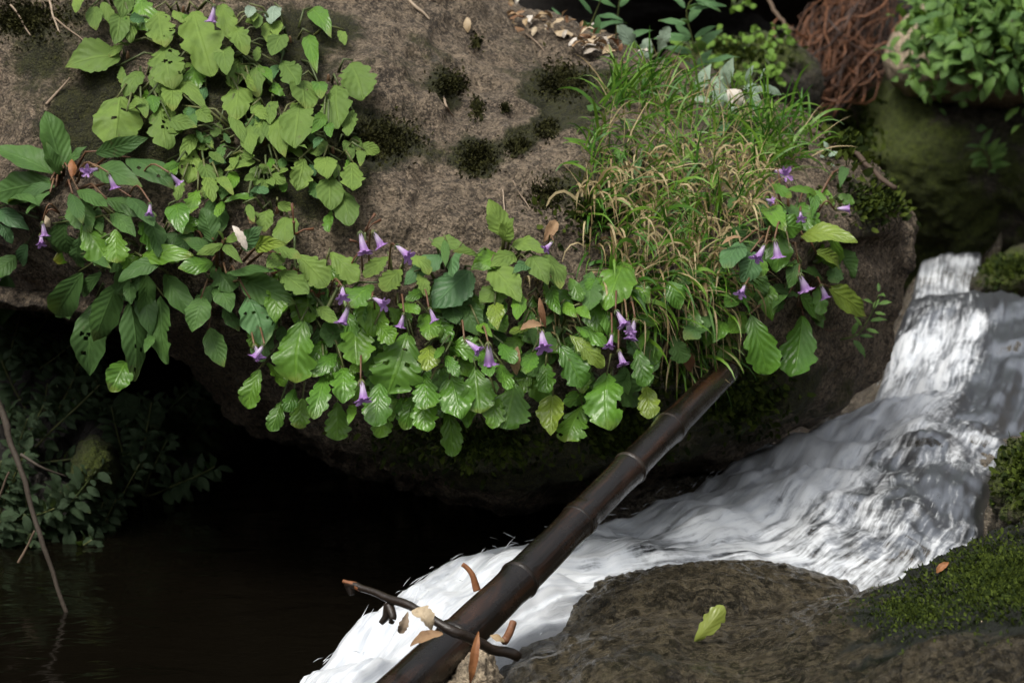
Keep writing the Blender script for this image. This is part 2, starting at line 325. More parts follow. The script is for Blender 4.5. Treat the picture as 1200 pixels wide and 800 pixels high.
# ------------------------------------------------------------------ rocks
BV = {}
def poly_radius(outline, c, ang):
    o = np.asarray(outline, float) - c; a = np.arctan2(o[:, 1], o[:, 0]); idx = np.argsort(a); a = a[idx]; r = np.hypot(o[:, 0], o[:, 1])[idx]
    a = np.concatenate([a - 2 * math.pi, a, a + 2 * math.pi]); r = np.concatenate([r, r, r])
    # straight-edge interpolation in 1/r along each edge, lightly smoothed by the ring noise later
    x = r * np.cos(a); y = r * np.sin(a); k = np.clip(np.searchsorted(a, ang) - 1, 0, len(a) - 2)
    x0, y0, x1, y1 = x[k], y[k], x[k + 1], y[k + 1]; dx, dy = np.cos(ang), np.sin(ang)
    den = dx * (y1 - y0) - dy * (x1 - x0); R = (x0 * (y1 - y0) - y0 * (x1 - x0)) / np.where(np.abs(den) < 1e-9, 1e-9, den)
    return np.abs(R)
def rock(name, outline, c, d0, T, mat, label, nr=60, na=240, amp=.03, freq=6., fine=.004, tb=None, dfun=None, moss=None, dents=(), expo=2.2, seed=0, kind=None, cat='rock', up_moss=0.):
    c = np.array(c, float); ang = np.linspace(-math.pi, math.pi, na, endpoint=False)
    R = poly_radius(outline, c, ang)
    ker = np.ones(5) / 5; R = np.convolve(np.concatenate([R[-4:], R, R[:4]]), ker, 'same')[4:-4]
    phi = np.linspace(0.03, math.pi - .03, nr * 3 // 2); V = []; PX = []
    for ph in phi:
        r = math.sin(ph); e = (max(0, 1 - r ** expo)) ** .5
        px = c[0] + R * np.cos(ang) * r; py = c[1] + R * np.sin(ang) * r
        base = d0 if dfun is None else dfun(px, py)
        dep = base + (-T * e if ph < math.pi / 2 else (tb or T) * e)
        V.append(Pn(px, py, dep)); PX.append(np.stack([px, py, np.full(na, ph < math.pi / 2)], -1))
    V = np.concatenate(V); PX = np.concatenate(PX); n = len(phi)
    f = [(i * na + j, (i + 1) * na + j, (i + 1) * na + (j + 1) % na, i * na + (j + 1) % na) for i in range(n - 1) for j in range(na)]
    f.append(tuple(range(na))); f.append(tuple(range(n * na - 1, (n - 1) * na - 1, -1)))
    org = V.mean(0)
    me = bpy.data.meshes.new(name); me.from_pydata((V - org).tolist(), [], f); me.update()
    nor = np.empty(len(V) * 3, np.float32); me.vertex_normals.foreach_get('vector', nor); nor = nor.reshape(-1, 3).astype(float)
    outw = V - org
    if (nor * outw).sum() < 0: me.flip_normals(); nor = -nor
    disp = amp * fbm(V * freq, 3, seed) + amp * .45 * np.abs(fbm(V * freq * 3.1, 3, seed + 9)) + 1.7 * fine * fbm(V * freq * 8, 4, seed + 20, .6) - amp * .5
    for (dx, dy, rad, dep) in dents:
        q = np.exp(-(((PX[:, 0] - dx) / rad) ** 2 + ((PX[:, 1] - dy) / rad) ** 2)) * PX[:, 2]; disp -= dep * q
    V2 = V + nor * disp[:, None]
    me.vertices.foreach_set('co', (V2 - org).astype(np.float32).ravel()); me.update()
    ms = np.zeros(len(V))
    if up_moss: 
        me.vertex_normals.foreach_get('vector', (nn := np.empty(len(V) * 3, np.float32))); ms += up_moss * np.clip(nn.reshape(-1, 3)[:, 2] - .2, 0, 1)
    for (mx, my, rx, ry, val) in (moss or ()):
        ms += val * np.exp(-(((PX[:, 0] - mx) / rx) ** 2 + ((PX[:, 1] - my) / ry) ** 2))
    at = me.attributes.new('moss', 'FLOAT', 'POINT'); at.data.foreach_set('value', ms.astype(np.float32))
    me.polygons.foreach_set('use_smooth', np.full(len(f), True)); me.update()
    o = link(name, me, mat); o.location = org.tolist()
    if kind: tag(o, kind=kind)
    else: tag(o, label, cat)
    BV[o.name] = BVHTree.FromPolygons(V2.tolist(), f)
    return o

def shear(px, py): return 3.62 + .0003 * np.clip(270 - py, 0, None) - .00035 * np.clip(px - 800, 0, 400)
main = rock('boulder', [(600, -8), (470, -130), (200, -270), (-250, -260), (-420, 60), (-300, 320), (-100, 345), (20, 345), (110, 372), (200, 415), (285, 490), (380, 545), (480, 580), (620, 604), (740, 580), (830, 545), (930, 495), (985, 472), (1018, 420), (1048, 365), (1070, 310), (1072, 262), (1048, 226), (1005, 186), (960, 160), (900, 122), (820, 92), (740, 48), (680, 22)],
     (430, 395), 3.62, .74, M['boulder'], 'huge brown weathered boulder with plants along its face above the dark pool', 130, 720, .03, 4., .0035, dfun=shear, expo=2.4,
     moss=[(530, 98, 26, 20, .9), (660, 92, 45, 30, .8), (440, 165, 60, 40, .75), (560, 185, 30, 24, .7), (605, 170, 18, 18, .9), (640, 150, 22, 18, .9), (690, 110, 50, 30, .3), (680, 230, 60, 40, .6), (20, 60, 120, 80, .3), (60, 0, 150, 60, .32), (330, 200, 160, 80, .25), (500, 60, 60, 40, .3), (1030, 235, 70, 40, .5), (700, 500, 120, 60, .8), (860, 460, 60, 50, .9), (550, 520, 150, 50, .8), (1000, 300, 60, 30, .4), (960, 440, 80, 60, .35), (380, 20, 40, 30, .6), (620, 50, 60, 40, .22), (690, 150, 50, 50, .2), (230, 110, 140, 90, .5), (330, 60, 90, 60, .45), (130, 150, 100, 60, .3), (340, 215, 90, 40, .4)],
     dents=[(540, 118, 20, .03), (530, 100, 12, .012), (662, 95, 22, .022), (606, 170, 10, .015), (560, 185, 15, .015), (640, 152, 14, .015), (450, 160, 40, .012), (660, 60, 9, .02), (645, 45, 8, .018), (630, 30, 8, .018), (672, 72, 9, .018), (690, 90, 8, .012), (606, 14, 6, .022), (614, 20, 6, .022), (622, 26, 6, .022), (637, 38, 6, .022), (650, 52, 7, .022), (656, 66, 6, .02), (664, 80, 6, .02), (1040, 290, 35, .05), (990, 340, 60, .04), (330, 100, 90, .02), (720, 150, 80, -.02)], cat='boulder')

rock('boulder', [(540, 790), (590, 752), (640, 728), (720, 720), (800, 714), (900, 710), (1000, 694), (1060, 680), (1130, 642), (1200, 612), (1420, 540), (1560, 900), (1300, 1300), (700, 1300), (470, 1000)], (960, 1000), 2.86, .85, M['wet_rock'],
     'wet brown boulder in the foreground with green moss on its right shoulder', 150, 1000, .016, 4.5, .0024, seed=3, moss=[(1180, 680, 130, 70, 1.0), (1060, 730, 90, 40, .5), (760, 770, 60, 25, .35), (1000, 790, 80, 25, .35)], cat='boulder', dents=[(650, 760, 50, .012), (860, 745, 60, .012)])
rock('rock_ledge', [(585, 745), (640, 703), (700, 678), (770, 664), (860, 658), (930, 667), (1005, 686), (1030, 730), (900, 850), (640, 850), (560, 800)], (800, 750), 2.98, .27, M['wet_rock'],
     'low wet grey rock ledge between the foreground boulder and the stream', 90, 620, .010, 7., .0018, seed=5, expo=2.6)
rock('mossy_rock', [(1172, 540), (1190, 515), (1230, 500), (1330, 500), (1330, 680), (1190, 660), (1162, 610)], (1250, 590), 3.25, .25, M['mossy'], 'dark mossy rock at the right edge beside the water fan', 40, 160, .02, 9, .004, seed=8, moss=[(1200, 550, 60, 60, .5)])
rock('mossy_rock', [(1138, 332), (1165, 303), (1200, 283), (1300, 262), (1340, 330), (1300, 400), (1180, 356), (1140, 348)], (1225, 325), 4.85, .2, M['mossy'], 'rounded olive mossy rock to the right of the upper small waterfall', 40, 160, .012, 7, .002, seed=11, moss=[(1180, 310, 60, 30, .6)])
rock('mossy_boulder', [(985, 135), (1040, 85), (1180, 50), (1350, 20), (1440, 200), (1360, 420), (1180, 340), (1085, 345), (1030, 300), (985, 235), (950, 172)], (1180, 200), 5.75, .6, M['mossy'], 'big dark mossy boulder behind the small waterfall under the leafy shrub', 60, 260, .04, 4, .005, seed=13, moss=[(1020, 170, 70, 70, 1.0), (1040, 280, 80, 50, .6), (1150, 250, 100, 100, .3)], cat='boulder')
rock('pale_boulder', [(1036, 78), (1042, 48), (1062, 18), (1100, -10), (1220, -70), (1340, 0), (1330, 130), (1180, 140), (1060, 112), (1040, 95)], (1140, 55), 5.35, .25, M['pale_rock'], 'smooth pale tan boulder peeking out left of the leafy shrub', 40, 200, .01, 4, .002, seed=17, cat='boulder')
rock('mossy_rock', [(790, 62), (860, 44), (930, 38), (955, 62), (966, 100), (930, 150), (840, 160), (740, 130), (740, 85)], (860, 100), 4.9, .32, M['mossy'], 'dark mossy rock behind the grassy ridge beside the brown roots', 40, 200, .02, 6, .004, seed=19, moss=[(870, 60, 60, 25, .7)])
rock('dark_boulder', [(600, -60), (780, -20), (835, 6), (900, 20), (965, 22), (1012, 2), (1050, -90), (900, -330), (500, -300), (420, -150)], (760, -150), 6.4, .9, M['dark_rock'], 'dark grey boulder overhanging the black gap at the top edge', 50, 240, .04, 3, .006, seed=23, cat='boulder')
rock('cliff', [(200, -300), (1100, -420), (1700, -350), (1800, 200), (1300, 480), (700, 400), (100, 250)], (900, 0), 8.2, .9, M['dark_rock'], 'black rock face deep in the gap behind the ridge', 40, 240, .12, 1.5, .01, seed=27, cat='cliff')  # backdrop added to keep the gap dark, shade in its colour
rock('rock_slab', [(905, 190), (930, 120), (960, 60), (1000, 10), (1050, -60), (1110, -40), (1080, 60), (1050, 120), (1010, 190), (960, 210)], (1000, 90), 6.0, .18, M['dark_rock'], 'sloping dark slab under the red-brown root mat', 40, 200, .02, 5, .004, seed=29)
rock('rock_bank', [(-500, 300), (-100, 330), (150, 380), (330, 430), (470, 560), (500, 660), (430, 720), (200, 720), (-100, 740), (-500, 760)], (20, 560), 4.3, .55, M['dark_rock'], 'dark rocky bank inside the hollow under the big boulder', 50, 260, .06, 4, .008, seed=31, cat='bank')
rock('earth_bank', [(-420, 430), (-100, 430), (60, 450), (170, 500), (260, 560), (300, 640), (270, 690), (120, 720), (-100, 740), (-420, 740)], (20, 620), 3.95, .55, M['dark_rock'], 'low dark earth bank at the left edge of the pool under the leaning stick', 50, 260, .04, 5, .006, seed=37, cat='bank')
rock('mossy_stone', [(78, 560), (88, 520), (110, 505), (135, 520), (142, 550), (130, 575), (100, 585)], (110, 545), 3.42, .14, M['mossy'], 'round mossy stone half hidden in the dark hollow on the left', 24, 100, .008, 10, .002, seed=33, moss=[(110, 545, 80, 80, .35)])
rock('grey_stone', [(520, 800), (540, 770), (575, 760), (590, 790), (585, 840), (530, 850)], (557, 805), 2.5, .06, M['pale_rock'], 'small pale stone wedged under the lower end of the bamboo', 24, 100, .006, 16, .002, seed=35)

def hit(px, py, names=None):
    d = Vector(ray(px, py)); L = d.length; best = None
    for k, b in BV.items():
        if names and k not in names: continue
        h = b.ray_cast(Vector((0, 0, 0)), d.normalized())
        if h[0] is not None and (best is None or h[3] < best[2]):
            n = h[1] if h[1].dot(d) < 0 else -h[1]; best = (np.array(h[0]), np.array(n), h[3])
    return best
def depth(px, py, default=3.2, names=None):
    h = hit(px, py, names); return default if h is None else h[2] / np.linalg.norm(ray(px, py))
FRONT = {main.name}

# ------------------------------------------------------------------ ground (a ravine, its unseen rim shaped to block low light), pool, stream
POOL_Z = -0.86
gx = np.concatenate([np.linspace(-60, -8, 30), np.linspace(-7.8, 7.8, 90), np.linspace(8, 60, 30)]); gy = np.concatenate([np.linspace(-60, -6, 30), np.linspace(-5.9, 14, 110), np.linspace(14.4, 60, 26)])
X, Y = np.meshgrid(gx, gy, indexing='ij')
rad = np.hypot((X - .2) / 1.05, (Y - 3.6) / 1.25)
Z = -1.12 + np.clip(rad - 3.6, 0, 8) * np.where(Y < 0, .55, 1.0) + np.clip(rad - 11.6, 0, 60) * .25
Z = Z + np.clip(Y - 4.6, 0, 4) * .16
pts = np.stack([X.ravel(), Y.ravel(), Z.ravel()], -1); Zn = fbm(pts * .8, 4, 50) * .12 * np.clip(.3 + rad.ravel() / 5, 0, 4); pts[:, 2] += Zn
nfar = (np.hypot(X, Y) < 1.2).ravel(); pts[nfar, 2] = np.minimum(pts[nfar, 2], -1.1)
b = MB(); b.grid(pts, len(gx), len(gy)); g = b.build('ground', M['soil']); tag(g, kind='structure')
b = MB(); nx = 60; xs = np.linspace(-2.8, .45, nx); ys = np.linspace(.8, 4.4, nx); XX, YY = np.meshgrid(xs, ys, indexing='ij')
pp = np.stack([XX.ravel(), YY.ravel(), np.full(nx * nx, POOL_Z)], -1); pp[:, 2] += .004 * fbm(pp * np.array([9, 14, 1]), 3, 70)
b.grid(pp, nx, nx); tag(b.build('pool_water', M['pool']), kind='structure')

ST = [((1090, 306, 5.4), (1150, 300, 5.4), -.7), ((1076, 306, 5.05), (1154, 299, 5.05), .0), ((1068, 346, 4.92), (1150, 348, 4.92), .28), ((1062, 351, 4.72), (1190, 350, 4.66), -.25), ((1056, 358, 4.52), (1235, 354, 4.35), .05), ((1036, 412, 4.32), (1240, 410, 4.05), .5), ((1012, 470, 4.12), (1215, 492, 3.75), .52),
      ((965, 484, 3.92), (1190, 515, 3.55), .85), ((880, 512, 3.66), (1172, 560, 3.35), .86), ((800, 545, 3.42), (1158, 650, 3.12), .86), ((730, 585, 3.26), (1080, 715, 2.98), .84), ((640, 610, 3.13), (900, 720, 2.93), .74),
      ((560, 632, 3.03), (740, 715, 2.84), .85), ((492, 658, 2.95), (650, 735, 2.72), .95), ((430, 705, 2.83), (580, 780, 2.58), .9), ((370, 765, 2.68), (500, 850, 2.46), .9), ((310, 815, 2.55), (430, 880, 2.4), .6)]
NS, NW = 260, 110
L3 = spline([P(*a) for a, _, _ in ST], NS); R3 = spline([P(*q) for _, q, _ in ST], NS); F3 = spline([[f] for _, _, f in ST], NS)[:, 0]
s = np.linspace(0, 1, NW)
ctr = (L3 + R3) / 2; arc = np.concatenate([[0], np.cumsum(np.linalg.norm(np.diff(ctr, axis=0), axis=1))])
base = L3[:, None] * (1 - s)[None, :, None] + R3[:, None] * s[None, :, None]
U = np.repeat(s[None], NS, 0); A = np.repeat(arc[:, None], NW, 1)
q = np.stack([U.ravel() * 9, A.ravel() * 4, np.zeros(NS * NW)], -1); q2 = np.stack([U.ravel() * 30, A.ravel() * 9, np.zeros(NS * NW)], -1)
hgt = (.012 * fbm(q, 3, 80) + .017 * fbm(base.reshape(-1, 3) * 11, 3, 84, .4) + .003 * fbm(base.reshape(-1, 3) * 40, 3, 85)).reshape(NS, NW) + .05 * np.sin(U * math.pi) ** .6 - .03
hgt *= np.clip(np.linspace(0, len(ST) - 1, NS)[:, None] / 6, .25, 1); edge = np.minimum(U, 1 - U); hgt -= .05 * np.exp(-(edge / .03) ** 2)
wv = base.copy(); wv[..., 2] += hgt; wv[..., 1] -= hgt * .6
# froth: thin over the bare rock at the lower right of the fan and at the right of the second fall
foam = np.repeat(F3[:, None], NW, 1); si = np.linspace(0, len(ST) - 1, NS)[:, None]
foam -= .85 * np.exp(-((si - 8.6) / 1.7) ** 2) * np.clip((U - .36) / .3, 0, 1)
foam -= 1.1 * np.exp(-((si - 5.2) / 1.7) ** 2) * np.clip((U - .5) / .2, 0, 1)
foam -= .35 * np.exp(-((si - 10.8) / .8) ** 2) * np.exp(-((U - .35) / .25) ** 2)
foam -= .75 * np.exp(-(edge / .045) ** 2)
b = MB(); b.grid(wv.reshape(-1, 3), NS, NW, np.stack([U.ravel(), A.ravel()], -1), 0, foam.ravel()); tag(b.build('stream_water', M['water']), kind='structure')
WB = BVHTree.FromPolygons(wv.reshape(-1, 3).tolist(), [(i * NW + j, i * NW + j + 1, (i + 1) * NW + j + 1, (i + 1) * NW + j) for i in range(NS - 1) for j in range(NW - 1)])
# bed below it
NB = 140; sb = np.linspace(-.25, 1.3, NB)
bed = L3[:, None] * (1 - sb)[None, :, None] + R3[:, None] * sb[None, :, None]
qb = bed.reshape(-1, 3)
bh = (.03 * fbm(qb * 7, 4, 90) + .012 * fbm(qb * 25, 3, 91)).reshape(NS, NB) - .045
out = np.clip(np.maximum(-sb, sb - 1), 0, 1); bh += (-np.clip(-sb, 0, 1) * .3 + np.clip(sb - 1, 0, 1) * .25)[None] * np.clip(8.5 - si, 0, 1)
bh -= (.25 * np.clip((si - 9.5) / 2, 0, 1))
bed[..., 2] += bh; bed[..., 1] += .03
b = MB(); b.grid(bed.reshape(-1, 3), NS, NB); ob = b.build('stream_bed', M['bed']); tag(ob, kind='structure'); ob.data.attributes.new('moss', 'FLOAT', 'POINT')

# threads of water and drops
b = MB()
for k in range(420):
    i0 = random.randint(int(NS * .08), NS - 14); j = random.choice([random.random(), random.random() ** 2 * .35, random.random()]); j = min(max(j, .03), .97); ji = int(j * (NW - 1))
    if foam[i0, ji] < .2 and random.random() < .6: continue
    dv = unit(wv[min(i0 + 5, NS - 1), ji] - wv[i0, ji] + rng.normal(0, .006, 3)) * random.uniform(.004, .02)
    c = wv[i0, ji] + np.array([rng.normal(0, .004), rng.normal(0, .004), abs(rng.normal(0, .006))])
    b.tube([c - dv, c + UP * .001, c + dv], np.array([.0001, .0004, .0001]) * random.uniform(.5, 1.3), 4)
for k in range(60):
    i0 = random.randint(int(NS * .40), int(NS * .74)); j = random.choice([.03, .05, .08, .96]); ji = int(j * (NW - 1)); sg = -1 if j < .5 else 1
    dv = unit(ctr[min(i0 + 5, NS - 1)] - ctr[i0] + rng.normal(0, .012, 3)) * random.uniform(.002, .010)
    c = wv[i0, ji] + unit(L3[i0] - R3[i0]) * abs(rng.normal(0, .004)) * -sg + UP * (abs(rng.normal(0, .012)) + .004)
    b.tube([c - dv, c, c + dv], np.array([.0002, .0005, .0002]) * random.uniform(.4, 1.2), 4)
tag(b.build('water_spray', M['spray']), kind='stuff', label='white threads and drops of splashing water', cat='spray')

# upper trickle between the roots
UL = spline([P(1018, -25, 6.2), P(1004, 20, 6.05), P(985, 60, 5.95), P(968, 96, 5.8)], 60); UR = spline([P(1036, -25, 6.15), P(1018, 20, 6.0), P(1000, 60, 5.85), P(984, 100, 5.7)], 60)
s2 = np.linspace(0, 1, 24); uw = UL[:, None] * (1 - s2)[None, :, None] + UR[:, None] * s2[None, :, None]
UU = np.repeat(s2[None], 60, 0); AA = np.repeat(np.linspace(0, 1.2, 60)[:, None], 24, 1)
uw[..., 2] += .03 * np.sin(UU * math.pi); uw[..., 1] -= .12 + .1 * fbm(np.stack([UU.ravel() * 2, AA.ravel() * 5, 0 * UU.ravel()], -1), 2, 5).reshape(UU.shape); b = MB(); b.grid(uw.reshape(-1, 3), 60, 24, np.stack([UU.ravel() * .3, AA.ravel()], -1), 0, .02); tag(b.build('waterfall', M['water']), kind='structure')

# red-brown roots
b = MB()
for k in range(270):
    a = random.random(); o1 = rng.normal(0, .03, 3); o2 = rng.normal(0, .05, 3); t0 = random.uniform(0, .35); t1 = random.uniform(.6, 1)
    q0 = P(1002 + 55 * a, -20 + rng.normal(0, 8), 5.75) + o1; q1 = P(968 + 50 * a, 40 + rng.normal(0, 10), 5.62) + o2; q2 = P(945 + 52 * a, 85 + rng.normal(0, 10), 5.5) + rng.normal(0, .04, 3); q3 = P(922 + 44 * a, 130 + rng.normal(0, 8), 5.4) + o1
    c = spline([q0, q1, q2, q3], 24)[int(t0 * 24):int(t1 * 24)]
    c = c + .022 * np.stack([fbm(c * 9 + k, 2, 1), fbm(c * 14 + k, 2, 2), fbm(c * 14 + k, 2, 3)], -1)
    b.tube(c, random.choice([.001, .0014, .002, .0028]), 5, 0, random.random())
tag(b.build('root_mat', M['root']), 'tangled mat of red-brown roots hanging beside the upper trickle', 'roots')

# ------------------------------------------------------------------ leaves
def leaf_shape(kind, t):
    if kind == 'O': return np.sin(math.pi * np.clip(t, 0, 1) ** .92) ** .85
    if kind == 'L': return np.sin(math.pi * np.clip(t, 0, 1) ** 1.12) ** .62 * (.72 + .38 * t)
    if kind == 'R': return np.sin(math.pi * t) ** .6
    if kind == 'S': return np.sin(math.pi * t ** .75) ** .9
    return np.sin(math.pi * t)
def add_leaf(mb, B, T, n, wr, kind, nu=38, nv=9, arch=.1, fold=.12, holes=0, lobes=5, r=0., m=0, bite=False, W=None):
    B = np.array(B, float); T = np.array(T, float); ax = T - B; L = np.linalg.norm(ax); ax /= L; n = unit(n - ax * (n @ ax)); sd = np.cross(n, ax)
    t = np.linspace(0, 1, nu)[:, None]; s = np.linspace(-1, 1, nv)[None, :]
    tt = .02 + .975 * t
    if W is not None: wr = W / L
    half = .5 * wr * L * leaf_shape(kind, tt)
    ph1, ph2 = rng.random(2) * 2
    amp = {'L': .42, 'O': .03, 'R': .07, 'S': .14}.get(kind, .03); nl = {'L': lobes, 'O': 11, 'R': 7, 'S': 8}.get(kind, 6)
    phs = np.where(s < 0, ph1 * .3, ph2 * .3)
    saw = np.abs(np.sin(math.pi * (tt * nl + phs - .25 * np.abs(s)))) ** .55; saw = .82 * saw + .18 * np.abs(np.sin(math.pi * (tt * nl * 3 + phs)))
    lob = 1 - amp * (1 - saw) * np.abs(s) ** 2 * np.sin(math.pi * np.clip(tt, 0.02, 1)) ** .3
    edgen = 1 + .05 * np.sin(tt * 23 + ph1 * 9 + s * 2) * np.abs(s)
    x = s * half * lob * edgen
    y = tt * L + .10 * np.abs(s) * L * wr * (.5 - tt) * 0 + (np.abs(s) ** 1.3) * half * (.30 if kind == 'L' else .1) * (1 - .6 * tt)
    zz = arch * L * (4 * tt * (1 - tt)) * .9 - arch * L * .5 * tt ** 3
    zz = zz + fold * np.abs(x) * (1 if rng.random() < .6 else -1) + .055 * L * wr * np.sin(tt * (7 + 5 * ph2) + ph1 * 6 + s * 1.4) * np.abs(s)
    zz = zz + .005 * L * wr * np.cos(2 * math.pi * (tt * 7 - np.abs(s) * 1.1 + .25 * np.sin(tt * 9 + ph1 * 7))) * np.sin(math.pi * np.abs(s)) * (1.6 if kind == 'L' else 1.0)
    bend = rng.normal(0, .05) * L * tt ** 2
    V = B + (x + bend)[..., None] * sd + (y + 0 * s)[..., None] * ax + (zz + 0 * s)[..., None] * n
    uv = np.stack([np.broadcast_to(s * .5 + .5, (nu, nv)), np.broadcast_to(tt, (nu, nv))], -1)
    drop = np.zeros((nu, nv), bool)
    for _ in range(holes):
        ci = rng.uniform(.25, .85) * nu; cj = rng.uniform(.15, .85) * nv; rr = rng.uniform(.7, 1.2)
        I, J = np.meshgrid(np.arange(nu) + .5, np.arange(nv) + .5, indexing='ij'); drop |= ((I - ci) / 1.9) ** 2 + ((J - cj) / 1.) ** 2 < rr ** 2
    if bite:
        I, J = np.meshgrid(np.arange(nu) + .5, np.arange(nv) + .5, indexing='ij'); drop |= ((I - nu * .6) / 5.2) ** 2 + ((J - nv * (0 if rng.random() < .5 else .95)) / 2.4) ** 2 < 1
    mb.grid(V.reshape(-1, 3), nu, nv, uv.reshape(-1, 2), m, r, drop)

_hc = {}
def hang(x, y):
    '''depth of the most protruding rock above this point: what hangs from the ledge hangs plumb from there'''
    k = (round(x / 6), round(y / 6))
    if k not in _hc:
        best = None
        for yy in np.arange(min(y, 330), y + 1, 15):
            d = depth(x, yy, None, FRONT)
            if d is None: continue
            z = d * ray(x, yy)[1] / ray(x, y)[1]
            if best is None or z < best: best = z
        _hc[k] = best
    return _hc[k]
def leaf_from_px(bx, by, tx, ty, wr, kind, off, mb, holes=0, bite=False, ref=None, lean=None, arch=None, nu=38, nv=9):
    db = hang(bx, by); dt = hang(tx, ty)
    if db is None: db = (dt if dt is not None else 3.2) if ref is None else ref
    if ref is not None: db = min(db, ref + .12)
    if dt is None or abs(dt - db) > .12: dt = db
    B = P(bx, by, db - off * .6); T = P(tx, ty, dt - off - random.uniform(0, .015))
    view = unit(-(B + T) / 2)
    if holes: nu, nv = 60, 19
    n = .75 * view + (.45 if lean is None else lean) * UP + rng.normal(0, .22, 3)
    add_leaf(mb, B, T, n, wr, kind, nu, nv, random.uniform(.03, .14) if arch is None else arch, random.uniform(.05, .3), holes, random.choice([4, 4, 5, 5]), 0, 0, bite, wr * math.hypot(tx - bx, ty - by) * (db - off) / FOC)
    return B

MK = {'d': 'leaf_dark', 'm': 'leaf_mid', 'w': 'leaf_wet', 'l': 'leaf_light', 'y': 'leaf_yellow', 'b': 'leaf_blue', 'g': 'leaf_grey'}
def flower(par, c, m, scale=1., mb_stalk=None, origin=None):
    """c, m: px of the tube base and of the mouth"""
    d = min(hang(c[0], c[1]) or 3.1, hang(m[0], m[1]) or 3.1) - .095
    B = P(c[0], c[1], d); T = P(m[0], m[1], d - random.uniform(-.004, .012)); L = min(max(np.linalg.norm(T - B), .017), .027) * random.uniform(.82, 1.02); ax = unit(unit(T - B) + rng.normal(0, .28, 3))
    x = unit(np.cross(ax, [.2, .9, .3])); y = np.cross(ax, x); k = 20; a = np.arange(k) * 2 * math.pi / k
    mb = MB(); V = []; uv = []
    bnd = unit(rng.normal(0, 1, 3)) * .12 * L; prof = [(0, .07), (.15, .10), (.4, .125), (.65, .165), (.85, .20), (.98, .22), (1.08, .28), (1.13, .36)]
    for i, (h, rr) in enumerate(prof):
        lob = 1 + (.5 * (np.abs(np.cos(2.5 * a)) - .5) if i >= 6 else 0) * (i - 5)
        low = np.where(np.sin(a) < 0, 1.25, .85)
        V.append(B + ax * L * h + bnd * h * h + (rr * L * lob * low * np.cos(a))[:, None] * x + (rr * L * lob * low * np.sin(a) * .85)[:, None] * y)
        uv += [(j / k, min(1, h)) for j in range(k)]
    mb.grid(np.concatenate(V), len(prof), k, uv, wrap=True)
    f = mb.build('flower', M['petal'], par)
    cb = MB()
    for j in range(5):
        an = j * 2 * math.pi / 5; dd = np.cos(an) * x + np.sin(an) * y
        cb.tube([B - ax * L * .08, B + ax * L * .06 + dd * L * .12, B + ax * L * .3 + dd * L * .2], [L * .05, L * .06, L * .008], 4)
    ca = cb.build('calyx', M['stem'], None, par.location); ca.location = (0, 0, 0); ca.parent = f
    return B - ax * L * .08

PLANTS = []
def plant(name, label, cat, base, leaves, flowers=(), group=None, stem='stem', default='m', kind='L', petiole=True, ref=None, offs=None):
    """base px; leaves: (bx,by,tx,ty,w[,mat[,kind[,flags]]])"""
    d = depth(base[0], base[1], 3.1 if ref is None else ref, FRONT); O = P(base[0], base[1], d + .01)
    par = empty(name, O, label, cat, group)
    rs = MB(); rs.tube([O + np.array([0, .01, -.012]), O - ray(*base) * .008, O - ray(*base) * .016 + UP * .008], [.004, .003, .0016], 6); rs.build('rootstock', M['red_stem'], par)
    for k, lf in enumerate(leaves):
        bx, by, tx, ty, wr = lf[:5]; mt = lf[5] if len(lf) > 5 and lf[5] else default; kd = lf[6] if len(lf) > 6 and lf[6] else kind; fl = lf[7] if len(lf) > 7 else ''
        mb = MB(); L = math.hypot(tx - bx, ty - by); wr *= 1.14 if default == 'l' else 1.0
        off = (offs or .045) + (.03 * k / max(1, len(leaves))) + random.uniform(-.012, .02) + (.02 if mt in 'wy' else 0)
        if 'k' in fl: off -= .03
        B = leaf_from_px(bx, by, tx, ty, wr * 1.12, kd, max(.012, off), mb, random.randint(2, 5) if 'h' in fl else 0, 'b' in fl, ref)
        if petiole:
            T = P(tx, ty, 1); e = B + (O - ray(*base) * .02 - B) * .55
            if np.linalg.norm(e - B) > .12: e = B + unit(e - B) * .12
            mid = (B + e) / 2 + UP * .012
            mb.tube([B + unit(B - e) * .006, mid, e + ray(*base) * .012], [.0012, .0015, .0022], 5, 1)
        mb.build('leaf', [M[MK[mt]], M[stem]], par)
    for fl in flowers:
        e = flower(par, fl[:2], fl[2:4])
        sb = MB(); st = P(*(fl[4:6] if len(fl) > 5 else base), depth(*(fl[4:6] if len(fl) > 5 else base), d, FRONT) - .02)
        if np.linalg.norm(st - e) > .13: st = e + unit(st - e) * .13
        sb.tube(spline([st, (st + e) / 2 + UP * .018 - np.array([0, .01, 0]), e], 9), .0013, 5); sb.build('flower_stalk', M['red_stem'], par)
    PLANTS.append(par); return par

